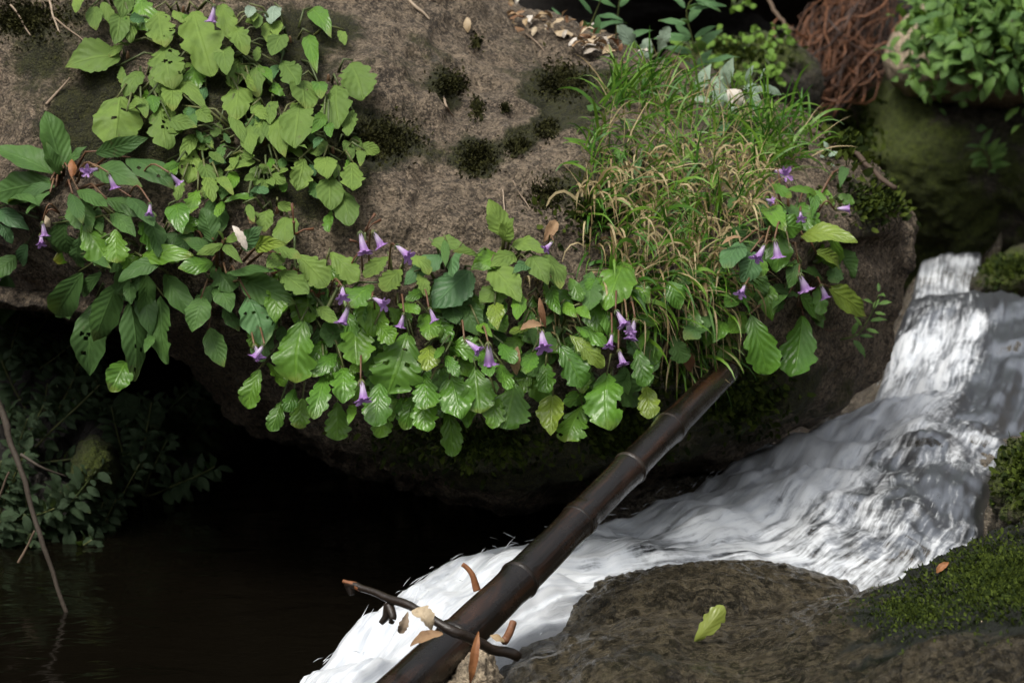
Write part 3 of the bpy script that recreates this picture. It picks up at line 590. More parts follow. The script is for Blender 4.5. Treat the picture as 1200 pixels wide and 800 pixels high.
plant('rosette_plant', 'rosette of long dark green pleated leaves at the left edge on the boulder', 'plant', (72, 212), [
    (74, 200, 48, 131, .5), (66, 206, -8, 172, .42), (62, 212, -14, 228, .45), (66, 218, 18, 232, .32), (72, 205, 53, 168, .42), (78, 198, 100, 172, .45), (110, 198, 164, 216, .48), (148, 186, 202, 220, .5, 'd', 'O', 'h'), (112, 180, 172, 160, .32),
    (122, 232, 182, 254, .32), (150, 230, 180, 264, .5), (90, 222, 128, 240, .4), (84, 226, 92, 262, .45), (60, 224, 30, 250, .4)], [(115, 198, 113, 211, 90, 215), (127, 203, 131, 214, 90, 215), (176, 238, 168, 252, 150, 230), (199, 203, 201, 211, 160, 215)], default='d', kind='O', stem='red_stem')
plant('broad_leaf_plant', 'plant with rounded ragged mid green leaves below the left rosette', 'plant', (85, 250), [
    (95, 242, 66, 300, .7, 'm', 'R'), (96, 262, 126, 308, .75, 'm', 'L'), (135, 268, 136, 308, .8, 'm'), (-8, 246, 30, 270, .45, 'b', 'O'), (0, 262, 14, 286, .5, 'b', 'O'), (32, 286, 24, 312, .6, 'b', 'S'), (10, 240, 45, 236, .4, 'd', 'O'), (8, 322, 8, 380, .5, 'd', 'O', 'k'), (130, 250, 160, 275, .5, 'd', 'O', 'k'), (20, 300, -12, 325, .6, 'd', 'O', 'k'), (170, 255, 190, 300, .5, 'd', 'O', 'k')],
    [(50, 260, 54, 273, 70, 250), (48, 274, 47, 288, 70, 250), (0, 322, 3, 342, 20, 300)], kind='L')
plant('hanging_plant', 'plant with a fan of long dark leaves hanging over the dark hollow, tips holed', 'plant', (145, 318), [
    (112, 352, 104, 441, .42, 'd', 'O', 'hk'), (97, 318, 66, 376, .5), (152, 352, 150, 446, .36, 'd', 'O', 'h'), (148, 424, 130, 458, .75, 'm', 'R'), (138, 330, 112, 403, .43), (165, 333, 181, 391, .4), (188, 345, 198, 426, .43, 'd', 'O', 'b'), (193, 320, 223, 375, .4), (152, 328, 150, 356, .5), (192, 306, 138, 328, .42), (164, 302, 225, 299, .38, 'm', 'O'), (100, 300, 132, 312, .35, 'd'), (178, 392, 174, 413, .5), (120, 318, 96, 352, .4, 'd', 'O', 'k'), (170, 318, 168, 372, .4, 'd', 'O', 'k')], default='d', kind='O', ref=3.1)
plant('hanging_plant', 'plant with oval dark leaves and a spotted drooping leaf left of the purple flower pair', 'plant', (258, 318), [
    (245, 384, 262, 430, .5, 'd', 'O', 'k'), (262, 360, 279, 388, .5, 'd', 'O', 'k'), (238, 346, 229, 389, .62), (252, 330, 273, 364, .58), (264, 320, 318, 318, .36), (278, 325, 347, 354, .42), (290, 347, 315, 403, .68, 'b', 'O', 'h'), (250, 284, 240, 242, .6), (252, 300, 214, 278, .4), (250, 308, 209, 316, .5, 'm'), (262, 286, 230, 298, .35, 'l', 'O'), (262, 288, 283, 306, .4, 'l', 'O'), (262, 284, 255, 270, .4, 'l', 'O'), (264, 284, 292, 272, .35, 'l', 'O'), (284, 292, 304, 264, .6, 'b', 'O'), (298, 290, 333, 280, .5, 'y', 'O'), (320, 291, 349, 302, .55, 'l', 'L'), (331, 300, 315, 313, .9, 'l', 'R', 'h'), (225, 270, 205, 300, .5, 'd', 'O', 'k')],
    [(298, 404, 297, 421, 290, 390), (309, 404, 305, 421, 300, 390)], default='d', kind='O', ref=3.1, stem='red_stem')
plant('broad_leaf_plant', 'single broad pale toothed leaf lying on bare rock at the upper left', 'plant', (150, 68), [(142, 66, 76, 80, .58, 'l', 'S')], default='l', offs=.02)

# pale plants on the upper left of the boulder
UPL = {
 'leafy_herb|pale herb with oval hanging leaves at the very top edge, above the broad single leaf': ((140, 5), [(112, 8, 108, 34, .6), (120, 2, 131, 29, .42), (145, -15, 142, 19, .6, 'l', 'R'), (140, 18, 137, 50, .62), (150, 18, 152, 48, .48), (165, -5, 170, 36, .75, 'm', 'L'), (100, -8, 88, 12, .5)]),
 'leafy_herb|pale herb with large holed lobed leaves below the top edge': ((215, 15), [(186, 12, 188, 54, .72, 'l', 'L', 'h'), (204, 12, 216, 26, .7), (226, 12, 239, 88, .58, 'l', 'L'), (232, 74, 225, 104, .8, 'm', 'L', 'k'), (190, 54, 203, 100, .8, 'l', 'L', 'h'), (252, 10, 276, 22, .5), (260, 4, 270, 46, .5, 'l', 'L'), (272, 30, 286, 62, .62, 'l', 'L'), (262, 57, 265, 84, .7, 'l', 'R')]),
 'leafy_herb|pale herb with a large twice-holed leaf above the left rosette': ((165, 100), [(165, 84, 150, 112, .6), (180, 82, 186, 108, .5), (200, 100, 202, 128, .7), (208, 92, 240, 130, .3, 'l', 'S'), (141, 113, 134, 171, .78, 'l', 'R', 'h'), (165, 118, 171, 136, .6), (186, 122, 192, 172, .6, 'l', 'L', 'h'), (198, 140, 230, 150, .5, 'l', 'S'), (232, 128, 248, 142, .7), (150, 128, 168, 118, .5)]),
 'leafy_herb|pale herb with diamond shaped leaves in the middle of the mossy patch': ((285, 90), [(280, 70, 274, 102, .6), (283, 74, 292, 94, .4), (302, 76, 303, 110, .5), (279, 100, 280, 142, .72, 'l', 'S'), (258, 144, 250, 160, .6), (270, 134, 281, 167, .38), (290, 88, 300, 104, .5)]),
 'leafy_herb|pale herb with round leaves beneath the top centre stem': ((340, 50), [(325, 24, 312, 50, .7), (331, 40, 318, 64, .7), (323, 7, 318, 26, .8, 'g'), (330, 72, 352, 97, .75, 'l', 'L'), (362, 12, 394, 36, .45, 'm', 'O'), (398, 36, 406, 52, .5), (361, 42, 373, 82, .35, 'm', 'O'), (372, 97, 377, 113, .9, 'm'), (296, 8, 290, 20, .8, 'g', 'R'), (300, 16, 298, 32, .8, 'l', 'R')]),
 'leafy_herb|pale herb with broad lobed leaves on the edge of the bare rock': ((385, 95), [(410, 74, 427, 114, .9, 'l', 'L'), (352, 94, 356, 127, .9, 'l', 'R'), (394, 99, 399, 147, .72, 'l', 'L'), (412, 129, 412, 157, .6, 'l', 'L'), (350, 124, 351, 169, .85, 'l', 'L'), (380, 134, 365, 154, .5, 'm', 'O'), (385, 144, 388, 160, .6, 'm', 'R')]),
 'leafy_herb|cluster of small drooping oval pale leaves left of the lobed ones': ((318, 130), [(320, 119, 320, 143, .62), (305, 139, 305, 167, .45), (315, 137, 316, 167, .4), (292, 147, 292, 180, .55, 'l', 'O'), (328, 137, 327, 182, .5, 'l', 'O'), (300, 125, 312, 140, .6)]),
 'leafy_herb|pale herb with spoon shaped leaves, lowest at right on the bare rock': ((390, 180), [(375, 160, 371, 182, .85), (405, 164, 411, 187, .5), (414, 160, 421, 177, .6), (421, 171, 445, 178, .52), (422, 177, 423, 192, .6), (355, 186, 350, 222, .7, 'l', 'L'), (381, 184, 383, 207, .95), (411, 190, 416, 222, .8, 'l', 'L'), (386, 208, 388, 245, .72), (399, 224, 411, 262, .62), (340, 172, 360, 174, .4, 'l', 'S')]),
 'leafy_herb|tangled pale herb with holed leaves right of the left rosette': ((235, 185), [(228, 158, 214, 187, .42), (226, 174, 219, 212, .7, 'l', 'L', 'h'), (238, 190, 246, 217, .6), (240, 202, 250, 234, .5, 'l', 'L'), (300, 189, 264, 201, .32, 'l', 'S'), (245, 178, 262, 190, .4), (255, 208, 272, 226, .4), (215, 210, 205, 232, .5, 'l', 'L'), (232, 222, 222, 250, .6, 'm', 'L'), (210, 190, 190, 200, .4, 'm', 'O')]),
 'leafy_herb|tiny rosette of small round pale leaves above the white torn leaf': ((308, 206), [(304, 206, 292, 200, .8), (306, 204, 310, 192, .8), (310, 204, 322, 197, .7), (304, 209, 297, 216, .8), (309, 210, 309, 222, .8), (313, 210, 322, 216, .8), (316, 207, 335, 212, .6), (300, 208, 286, 209, .6), (326, 204, 336, 200, .6)]),
 'leafy_herb|two upright rounded pale leaves just right of the white torn leaf': ((325, 250), [(313, 246, 311, 271, .72), (335, 254, 338, 284, .85), (325, 240, 345, 244, .5), (300, 232, 262, 236, .3, 'm', 'S'), (262, 236, 250, 258, .35, 'm', 'S'), (290, 240, 300, 258, .4)]),
}
for key, (bs, lv) in UPL.items():
    nm, lab = key.split('|'); plant(nm, lab, 'plant', bs, lv, [(251, 6, 252, 26, 245, 2)] if 'large holed' in lab else [], group='pale herbs on the upper left of the boulder', default='l', kind='R', offs=.022)

plant('flowering_plant', 'flowering plant with the largest lobed leaf, hanging over the hollow beneath brown flower stalks', 'plant', (375, 365), [
    (305, 432, 288, 478, .6, 'm', 'L', 'k'), (312, 425, 335, 452, .6, 'm', 'L', 'k'), (345, 455, 338, 482, .7, 'w', 'L', 'k'), (355, 465, 350, 502, .7, 'm', 'L', 'k'), (395, 470, 396, 516, .7, 'm', 'L', 'k'), (330, 470, 318, 505, .6, 'm', 'L', 'k'), (380, 440, 372, 490, .55, 'w'), (395, 414, 371, 442, .6, 'w'), (402, 430, 402, 470, .8, 'w'), (356, 374, 342, 448, .78, 'm', 'L'), (348, 298, 386, 332, .7, 'l', 'L'), (386, 296, 420, 327, .62, 'l', 'L'), (325, 318, 362, 342, .6, 'l', 'L'), (416, 376, 418, 427, .85, 'm', 'L'), (438, 333, 408, 360, .85, 'm', 'L'), (372, 360, 395, 378, .5, 'l', 'R'), (412, 474, 413, 494, .6, 'm')],
    [(422, 272, 421, 293, 425, 320), (437, 271, 453, 288, 432, 320), (401, 336, 411, 349, 385, 350), (408, 358, 413, 379, 398, 365), (423, 446, 428, 471, 425, 420)])
plant('flowering_plant', 'flowering plant with a wide leaf riddled with holes at its centre', 'plant', (465, 355), [
    (440, 400, 436, 444, .65, 'm', 'L', 'k'), (455, 300, 428, 325, .6, 'l', 'L'), (476, 298, 505, 318, .6, 'l', 'L'), (470, 315, 448, 340, .8, 'l', 'L'), (442, 377, 460, 402, .85, 'm'), (478, 388, 460, 462, .85, 'm', 'L', 'h'), (446, 447, 440, 498, .72, 'w'), (470, 465, 471, 494, .7, 'w', 'L', 'k'), (466, 356, 490, 366, .7, 'm'), (500, 340, 478, 352, .6, 'm', 'L'), (500, 368, 506, 396, .9, 'm'), (485, 400, 478, 440, .6, 'm', 'L', 'k')],
    [(464, 288, 479, 304, 455, 320), (437, 349, 447, 363, 440, 370), (473, 367, 473, 384, 470, 355), (503, 361, 513, 374, 495, 350)])
plant('flowering_plant', 'plant with broad bluish green leaves in the middle of the ledge', 'plant', (530, 340), [
    (520, 296, 473, 334, .5, 'b', 'S'), (505, 284, 548, 291, .5, 'l', 'S'), (521, 280, 523, 312, .3, 'd', 'O'), (540, 290, 530, 320, .8, 'b', 'R'), (552, 316, 505, 360, .72, 'b', 'S'), (540, 350, 560, 395, .6, 'd', 'O', 'k'), (525, 345, 535, 380, .7, 'd', 'O', 'k'), (560, 380, 575, 395, .6, 'm'), (490, 320, 500, 345, .6, 'l', 'L')],
    [], kind='S', default='b')
plant('leafy_herb', 'fresh light green plant with one upright leaf against the bare rock', 'plant', (588, 305), [
    (592, 276, 571, 234, .5, 'l', 'S'), (590, 282, 604, 259, .7, 'l', 'S'), (586, 300, 554, 317, .7, 'm', 'S'), (600, 286, 642, 293, .42, 'l', 'S'), (604, 298, 575, 312, .6, 'l', 'S'), (575, 312, 613, 352, .55, 'l', 'S'), (592, 334, 562, 354, .75, 'l', 'S'), (622, 300, 642, 333, .6, 'l', 'S'), (640, 298, 658, 338, .6, 'l', 'S'), (608, 340, 611, 374, .42, 'm', 'O'), (620, 310, 600, 318, .6, 'b', 'S'), (580, 355, 585, 385, .6, 'y', 'S', 'k'), (560, 300, 535, 296, .5, 'l', 'S')], [(648, 283, 645, 292, 640, 300)], kind='S', default='l')
plant('flowering_plant', 'flowering plant with glossy dark lobed leaves under the large purple bell flower', 'plant', (545, 400), [
    (525, 474, 531, 535, .45, 'm', 'L', 'k'), (498, 460, 497, 505, .75, 'w'), (502, 404, 504, 433, .95, 'y', 'L'), (497, 438, 500, 478, .85, 'w', 'L'), (522, 416, 536, 440, .6, 'w'), (528, 440, 541, 490, .78, 'w', 'O'), (556, 428, 562, 484, .75, 'm', 'L'), (568, 412, 572, 440, .8, 'w'), (586, 426, 592, 455, .75, 'w'), (603, 448, 597, 502, .98, 'm', 'L'), (586, 402, 600, 426, .75, 'w'), (520, 405, 512, 420, .6, 'm'), (580, 460, 575, 500, .7, 'm', 'L', 'k')],
    [(545, 398, 551, 418, 540, 385), (572, 402, 577, 434, 562, 395)])
plant('flowering_plant', 'flowering plant with shiny leaves and a yellow-green leaf beside the brown withered leaf', 'plant', (645, 400), [
    (690, 458, 688, 488, .75, 'w', 'L', 'k'), (682, 474, 663, 516, .85, 'm', 'L', 'h'), (648, 462, 644, 510, .66, 'y', 'S'), (626, 411, 618, 437, .8, 'w'), (640, 424, 640, 460, .75, 'w', 'L'), (655, 404, 685, 452, .65, 'w', 'L'), (667, 392, 707, 430, .42, 'y', 'L'), (672, 381, 714, 404, .6, 'w', 'L'), (660, 356, 676, 372, .6, 'm', 'S'), (676, 360, 694, 372, .6, 'm', 'S'), (625, 380, 600, 392, .4, 'y', 'L')],
    [(634, 387, 641, 416, 632, 370)])
plant('flowering_plant', 'flowering plant with a big bright bitten leaf just above the bamboo', 'plant', (725, 400), [
    (732, 305, 713, 362, .68, 'm', 'O'), (746, 408, 758, 452, .6, 'w', 'L'), (756, 450, 765, 488, .72, 'y', 'L'), (712, 436, 710, 502, .8, 'w', 'L', 'b'), (690, 430, 680, 460, .6, 'm', 'L', 'k'), (735, 400, 760, 420, .4, 'm', 'L', 'k')],
    [(722, 364, 724, 383, 722, 350), (735, 374, 738, 391, 728, 360), (744, 374, 753, 393, 735, 365), (717, 391, 721, 406, 715, 375), (725, 410, 731, 427, 724, 395)])
plant('flowering_plant', 'flowering plant with bright leaves on the right shoulder of the boulder, near its tip', 'plant', (925, 270), [
    (912, 273, 915, 319, .65, 'm', 'O'), (900, 242, 909, 270, .75, 'm', 'R'), (924, 238, 931, 264, .5, 'd', 'O'), (890, 302, 893, 324, .85, 'm', 'R'), (934, 304, 924, 337, .5, 'd', 'O'), (938, 276, 1004, 282, .46, 'y', 'S'), (955, 296, 985, 307, .55, 'y', 'R'), (922, 222, 960, 229, .42, 'm', 'L'), (990, 196, 984, 217, .5, 'd', 'O'), (870, 284, 848, 312, .75, 'b', 'R'), (882, 294, 875, 332, .7, 'b', 'R'), (945, 225, 968, 238, .5, 'm', 'R'), (905, 215, 925, 232, .5, 'm', 'L')],
    [(906, 201, 928, 198, 915, 225), (895, 233, 906, 239, 905, 250), (938, 248, 938, 260, 935, 268), (979, 245, 996, 249, 955, 255), (896, 287, 886, 302, 905, 275), (908, 281, 912, 301, 915, 270)], kind='R', stem='red_stem')
plant('flowering_plant', 'flowering plant with two large lobed leaves hanging lowest at the right end of the ledge', 'plant', (935, 350), [
    (898, 332, 902, 376, .52, 'm', 'S'), (958, 334, 960, 368, .65, 'm', 'L'), (970, 338, 1017, 373, .52, 'y', 'S'), (940, 368, 937, 440, .62, 'w', 'L'), (880, 368, 895, 440, .62, 'w', 'L'), (925, 345, 905, 360, .5, 'd', 'O', 'k'), (950, 360, 965, 385, .4, 'd', 'O', 'k')],
    [(937, 321, 938, 343, 935, 330), (962, 334, 968, 351, 950, 345), (873, 334, 869, 349, 885, 345)], stem='red_stem')

# filler leaves that close the dense ledge: more plants growing along it
FILL = [((330, 335), 'low plant with small green leaves behind the brown flower stalks', (290, 300, 400, 400), 12), ((440, 420), 'shaded plant filling the gap under the holed leaf', (400, 350, 490, 480), 14), ((560, 360), 'shaded plant behind the broad bluish leaves', (490, 330, 590, 470), 14), ((640, 350), 'small leaved plant under the dry curled grass at the centre', (590, 320, 700, 440), 13), ((720, 440), 'shaded plant behind the bright bitten leaf', (660, 370, 770, 470), 10), ((930, 310), 'shaded plant behind the right hand flowers', (870, 220, 990, 380), 13), ((180, 280), 'shaded plant between the left rosette and the hanging leaves', (60, 230, 250, 340), 14)]
FILL += [((760, 190), 'broad leaved seedlings scattered among the grass blades', (700, 115, 900, 240), 12), ((790, 350), 'small weeds half buried in the lower grass', (690, 300, 850, 420), 10), ((240, 60), 'fine seedlings scattered under the big pale leaves of the upper left', (130, 10, 330, 130), 22), ((310, 170), 'fine seedlings on the mossy soil between the pale herbs', (200, 120, 420, 250), 26)]
for bs, lab, (x0, y0, x1, y1), n in FILL:
    lv = []
    for k in range(int(n * 1.7)):
        x, y = random.uniform(x0, x1), random.uniform(y0, y1); L = random.uniform(22, 48) * (.5 if 'seedlings' in lab else 1); a = random.gauss(0, .7)
        lv.append((x, y, x + L * math.sin(a), y + L * math.cos(a), random.uniform(.5, .85), random.choice('dllbm' if 'seedlings' in lab else 'dmmdw'), random.choice('LLSO'), 'k'))
    plant('leafy_herb', lab, 'plant', bs, lv, default='m', offs=.03)

# brown flower stalks in front of the bare rock
for (pts, lab) in [([(400, 385), (372, 350), (348, 318), (345, 275)], 'tall brown flower stalk, left one of two above the largest lobed leaf'), ([(378, 372), (400, 330), (425, 290), (428, 272)], 'brown flower stalk carrying the two topmost flowers at the middle')]:
    O = P(*pts[0], depth(*pts[0], 3.0, FRONT)); o = empty('flower_stalk_plant', O, lab, 'plant'); b = MB()
    dd = depth(*pts[0], 3.0, FRONT) - .05
    b.tube(spline([P(*q, dd) for q in pts], 16), np.linspace(.0028, .0014, 16), 6); b.build('stem', M['stem'], o)
    b = MB()
    for q in pts[1:]:
        for k in range(4): c = P(*q, dd); e = c + rng.normal(0, .012, 3) + UP * .008; b.tube([c, (c + e) / 2 + UP * .003, e], [.0012, .001, .0022], 5)
    b.build('bud_cluster', M['root'], o)

# sprigs: stem with leaf pairs
def sprig(name, label, pts, d, mat, n, ll, wr=.4, stemmat='stem', group=None, cat='plant', down=0.2, whorl=2, rad=.0018, stems=1):
    O = P(*pts[0], d); o = empty(name, O, label, cat, group)
    c0 = spline([P(q[0], q[1], d - .02 * i) for i, q in enumerate(pts)], 20); b = MB(); fb = MB(); cs = []
    for q in range(stems):
        c = c0 if q == 0 else c0 + np.linspace(0, 1, 20)[:, None] ** .7 * np.array([rng.normal(0, .05), rng.normal(0, .02), rng.normal(-.005, .035)])
        b.tube(c, np.linspace(rad, rad * .5, 20), 5); cs.append(c)
    b.build('stem', M[stemmat], o)
    for k in range(n * stems):
        c = cs[k // n]; k = k % n; i = int(4 + 15 * k / max(1, n - 1)); p = c[min(i, 19)]; tan = unit(c[min(i + 1, 19)] - c[max(i - 1, 0)])
        for s in range(whorl):
            a = 2 * math.pi * s / whorl + k * 1.3 + rng.normal(0, .3); x = unit(np.cross(tan, [0, -1, .2])); y = np.cross(tan, x)
            dr = unit(np.cos(a) * x + .6 * np.sin(a) * y + .5 * tan - down * UP); L = ll * random.uniform(.7, 1.2) * (1 - .35 * k / n)
            add_leaf(fb, p + dr * .004, p + dr * L, UP * .8 + unit(-p) * .7 + rng.normal(0, .2, 3), wr, 'S', 10, 5, .1, .2, r=random.random())
    fb.build('foliage', M[mat], o); return o
sprig('fern_sprig', 'small bright sprig with paired leaflets hanging on the right flank of the boulder', [(985, 398), (1005, 392), (1020, 370), (1030, 345)], 3.3, 'leaf_shrub', 7, .03, .35)
sprig('leafy_sprig', 'pale grey-green seedling sprig on the ridge among the right hand flowers', [(950, 215), (962, 195), (972, 178)], 3.35, 'leaf_grey', 5, .028, .5)
sprig('leafy_sprig', 'lone bright sprig hanging on the dark mossy boulder at the right', [(1158, 205), (1160, 190), (1150, 172)], 5.05, 'leaf_shrub', 6, .055, .4, whorl=3)
sprig('weed', 'tall narrow leaved weed standing in the dark gap behind the ridge, right of centre', [(795, 130), (815, 90), (812, 50), (805, 10), (830, -20)], 3.95, 'leaf_blue', 8, .075, .3, whorl=3)
sprig('weed', 'thin arching weed rising out of frame at the top, left of the gap', [(668, 75), (685, 45), (700, 10), (712, -20)], 3.8, 'leaf_blue', 5, .09, .22)
sprig('weed', 'thin upright weed stem beside the greyish leaves at the top', [(722, 75), (722, 40), (726, 0), (730, -30)], 3.85, 'leaf_blue', 3, .07, .25)
sprig('weed', 'weed with silvery toothed leaves trailing over the ridge above the grass', [(790, 115), (830, 112), (860, 105), (890, 100)], 3.5, 'leaf_grey', 7, .06, .42, down=.0)
sprig('weed', 'short weed with silvery leaves at the ridge under the pale turned leaf', [(850, 160), (845, 140), (835, 120)], 3.4, 'leaf_grey', 5, .05, .45)
def wplant(name, label, base, d, lv, mat):
    O = P(*base, d); o = empty(name, O, label, 'plant'); b = MB(); b.tube([O, O + UP * .03, O + UP * .05], [.004, .003, .002], 5); b.build('rootstock', M['stem'], o)
    for (bx, by, tx, ty, wr, m) in lv:
        lb = MB(); B = P(bx, by, d - .02); T = P(tx, ty, d - .05); add_leaf(lb, B, T, unit(-B) + .4 * UP + rng.normal(0, .2, 3), wr, 'L', 24, 9, .08, .15); lb.tube([B, (B + O) / 2 + UP * .004, O + UP * .01], .0018, 5, 1); lb.build('leaf', [M[m], M['stem']], o)
wplant('broad_leaf_plant', 'plant with blue-grey upright leaves on the leaf littered crest at the top', (745, 88), 3.75, [(746, 64, 727, 28, .5, 'leaf_grey'), (750, 82, 762, 46, .5, 'leaf_grey'), (772, 62, 784, 32, .5, 'leaf_grey'), (741, 82, 744, 50, .25, 'leaf_bright'), (736, 84, 731, 62, .3, 'leaf_bright'), (690, 62, 706, 20, .25, 'leaf_blue')], 'leaf_grey')

# pale turned leaf, white torn leaf
def loose(name, label, cat, bx, by, tx, ty, wr, mat, kind='O', d=None, off=.02, group=None, n=None, arch=.15, fold=.4):
    dd = d or depth(bx, by, 3.2); B = P(bx, by, dd - off); d2 = dd if d else depth(tx, ty, dd); d2 = d2 if abs(d2 - dd) < .035 else dd; T = P(tx, ty, d2 - off)
    b = MB(); add_leaf(b, B, T, (unit(-B) + .6 * UP + rng.normal(0, .3, 3)) if n is None else n, wr, kind, 18, 7, arch, fold, r=random.random()); o = b.build(name, M[mat], None, B); return tag(o, label, cat, group)
loose('fallen_leaf', 'pale whitish leaf turned over on the ridge among the weeds', 'leaf', 872, 122, 853, 104, .75, 'white_leaf', off=.07)
loose('fallen_leaf', 'white torn dead leaf caught between dark green leaves at the left', 'leaf', 272, 264, 290, 291, .32, 'white_leaf', 'L', off=.11)
loose('fallen_leaf', 'papery whitish dead leaf on the left plants below the rosette', 'leaf', 53, 252, 58, 266, .7, 'bark', 'L', off=.1)
loose('fallen_leaf', 'yellow-green fallen leaf lying on the wet foreground boulder', 'leaf', 813, 752, 851, 712, .5, 'leaf_fallen', 'L', off=.008, arch=.12)
loose('fallen_leaf', 'orange curled leaf on the mossy shoulder at the right edge', 'leaf', 1150, 634, 1166, 644, .6, 'orange_leaf', 'O', off=.012)
loose('fallen_leaf', 'rusty little leaf at the rim of the foreground boulder, right of the water fan', 'leaf', 1097, 671, 1112, 658, .45, 'orange_leaf', 'O', off=.012)
loose('fallen_leaf', 'tan shred of leaf lying on the moss in the lower right corner', 'leaf', 1150, 726, 1160, 740, .4, 'bark', 'O', off=.006)
loose('fallen_leaf', 'rusty dry leaf standing in the heart of the left rosette', 'leaf', 84, 208, 86, 186, .4, 'orange_leaf', 'O', off=.06)
loose('fallen_leaf', 'brown dead leaf hanging among the lobed leaves under the purple spike', 'leaf', 607, 405, 604, 440, .35, 'dry_leaf', 'O', off=.08)
loose('fallen_leaf', 'tan curled dead leaf left of the purple spike at the centre', 'leaf', 640, 383, 610, 384, .45, 'dry_leaf', 'L', off=.09)
loose('fallen_leaf', 'tan twisted leaf on the rock at the left border of the grass', 'leaf', 652, 258, 636, 282, .4, 'dry_leaf', 'O', off=.03)
loose('fallen_leaf', 'brown dead leaf lying across the lower grass', 'leaf', 845, 288, 872, 277, .25, 'dry_leaf', 'O', off=.07)
loose('fallen_leaf', 'rust coloured leaf in the dim hollow on the left', 'leaf', 140, 625, 150, 645, .4, 'orange_leaf', 'O', d=3.45)
loose('fallen_leaf', 'pinkish tan leaf stuck on the bare rock below the crest', 'leaf', 548, 20, 547, 38, .5, 'bark', 'O', off=.008)
loose('fallen_leaf', 'small brick coloured dead leaf left of the upright pale leaves', 'leaf', 290, 252, 298, 262, .7, 'dry_leaf', 'L', off=.05)
loose('fallen_leaf', 'thin dead leaf hanging like a tail under the purple spike', 'leaf', 632, 348, 640, 385, .2, 'dry_leaf', 'O', off=.1)
loose('fallen_leaf', 'brown leaf rotting under the grass beside the bamboo top', 'leaf', 790, 410, 812, 436, .5, 'dry_leaf', 'O', off=.04)
for k in range(80):
    x = 596 + 150 * random.random() ** 1.1; y = -20
    while hit(x, y, FRONT) is None and y < 140: y += 2
    y += 2 + 24 * random.random() ** 1.6
    an = random.random() * 6.28; L = random.uniform(9, 20)
    loose('dry_leaf', 'dry tan leaf in the litter heap along the crest of the boulder', 'leaf', x, y, x + L * math.cos(an), y + .6 * L * math.sin(an), random.uniform(.4, .7), random.choice(['dry_leaf', 'bark', 'dry_leaf', 'white_leaf', 'bark']), random.choice('OLS'), off=.012 + .022 * random.random(), group='dry leaves on the crest', n=UP + rng.normal(0, .4, 3))

# ------------------------------------------------------------------ grass
def inpoly(x, y, poly):
    c = False; j = len(poly) - 1
    for i in range(len(poly)):
        xi, yi = poly[i]; xj, yj = poly[j]
        if (yi > y) != (yj > y) and x < (xj - xi) * (y - yi) / (yj - yi) + xi: c = not c
        j = i
    return c
GP = [(684, 175), (712, 118), (770, 92), (850, 112), (930, 140), (962, 172), (925, 205), (885, 240), (862, 300), (850, 380), (842, 425), (795, 440), (752, 400), (705, 330), (680, 260)]
def blades(n, poly, lo, hi, wd, curl, mb, up=.7, grav=1.0, gy=None):
    k = 0
    while k < n:
        x = random.uniform(min(p[0] for p in poly), max(p[0] for p in poly)); y = random.uniform(min(p[1] for p in poly), max(p[1] for p in poly))
        if not inpoly(x, y, poly): continue
        k += 1
        if gy and random.random() > gy(x, y): continue
        h = hit(x, y, FRONT)
        p = P(x, y, 3.55) if h is None else h[0] - h[1] * .004; nn = np.array([0, -.5, .8]) if h is None else h[1]
        L = random.uniform(lo, hi); m = 9; d = unit(nn * random.uniform(.3, .8) + UP * up + rng.normal(0, .6, 3)); pts = [p]; st = L / (m - 1)
        for i in range(m - 1):
            pts.append(pts[-1] + d * st); d = unit(d - UP * grav * (curl * (i + 1) / m) + rng.normal(0, .06, 3))
        pts = np.array(pts); vw = unit(-p); tan = np.gradient(pts, axis=0); sd = np.cross(tan, vw + rng.normal(0, .7, 3)); sd /= np.linalg.norm(sd, axis=1)[:, None] + 1e-9
        wv_ = wd * random.uniform(.6, 1.2) * np.sin(np.linspace(.9, math.pi - .02, m)) ** .8
        V = np.stack([pts - sd * wv_[:, None], pts + sd * wv_[:, None]], 1).reshape(-1, 3)
        mb.grid(V, m, 2, None, 0, random.random())
g1 = MB(); blades(1250, GP, .03, .085, .0012, .45, g1, .35); blades(200, GP, .05, .11, .0021, .5, g1, .5); blades(75, [(850, 120), (940, 130), (960, 175), (900, 210)], .05, .11, .0022, .4, g1); blades(90, [(690, 130), (720, 90), (790, 85), (790, 120)], .05, .09, .002, .35, g1); blades(80, [(700, 300), (850, 320), (840, 430), (720, 420)], .05, .10, .003, .7, g1)
tag(g1.build('grass', M['grass']), 'green grass growing over the right shoulder of the boulder', 'grass', kind='stuff')
g2 = MB(); GD = [(676, 215), (760, 180), (900, 180), (900, 240), (862, 300), (850, 400), (790, 420), (700, 340)]
blades(460, GD, .05, .095, .0016, 1.0, g2, .9, 1.7); blades(420, GP, .04, .10, .0008, .3, g2, .5, .7); blades(70, [(610, 330), (660, 320), (660, 420), (630, 410)], .03, .06, .0012, .9, g2, 1.0, 1.2)
tag(g2.build('dry_grass', M['dry_grass']), 'straw coloured curled dead grass blades among the green grass', 'dry grass', kind='stuff')

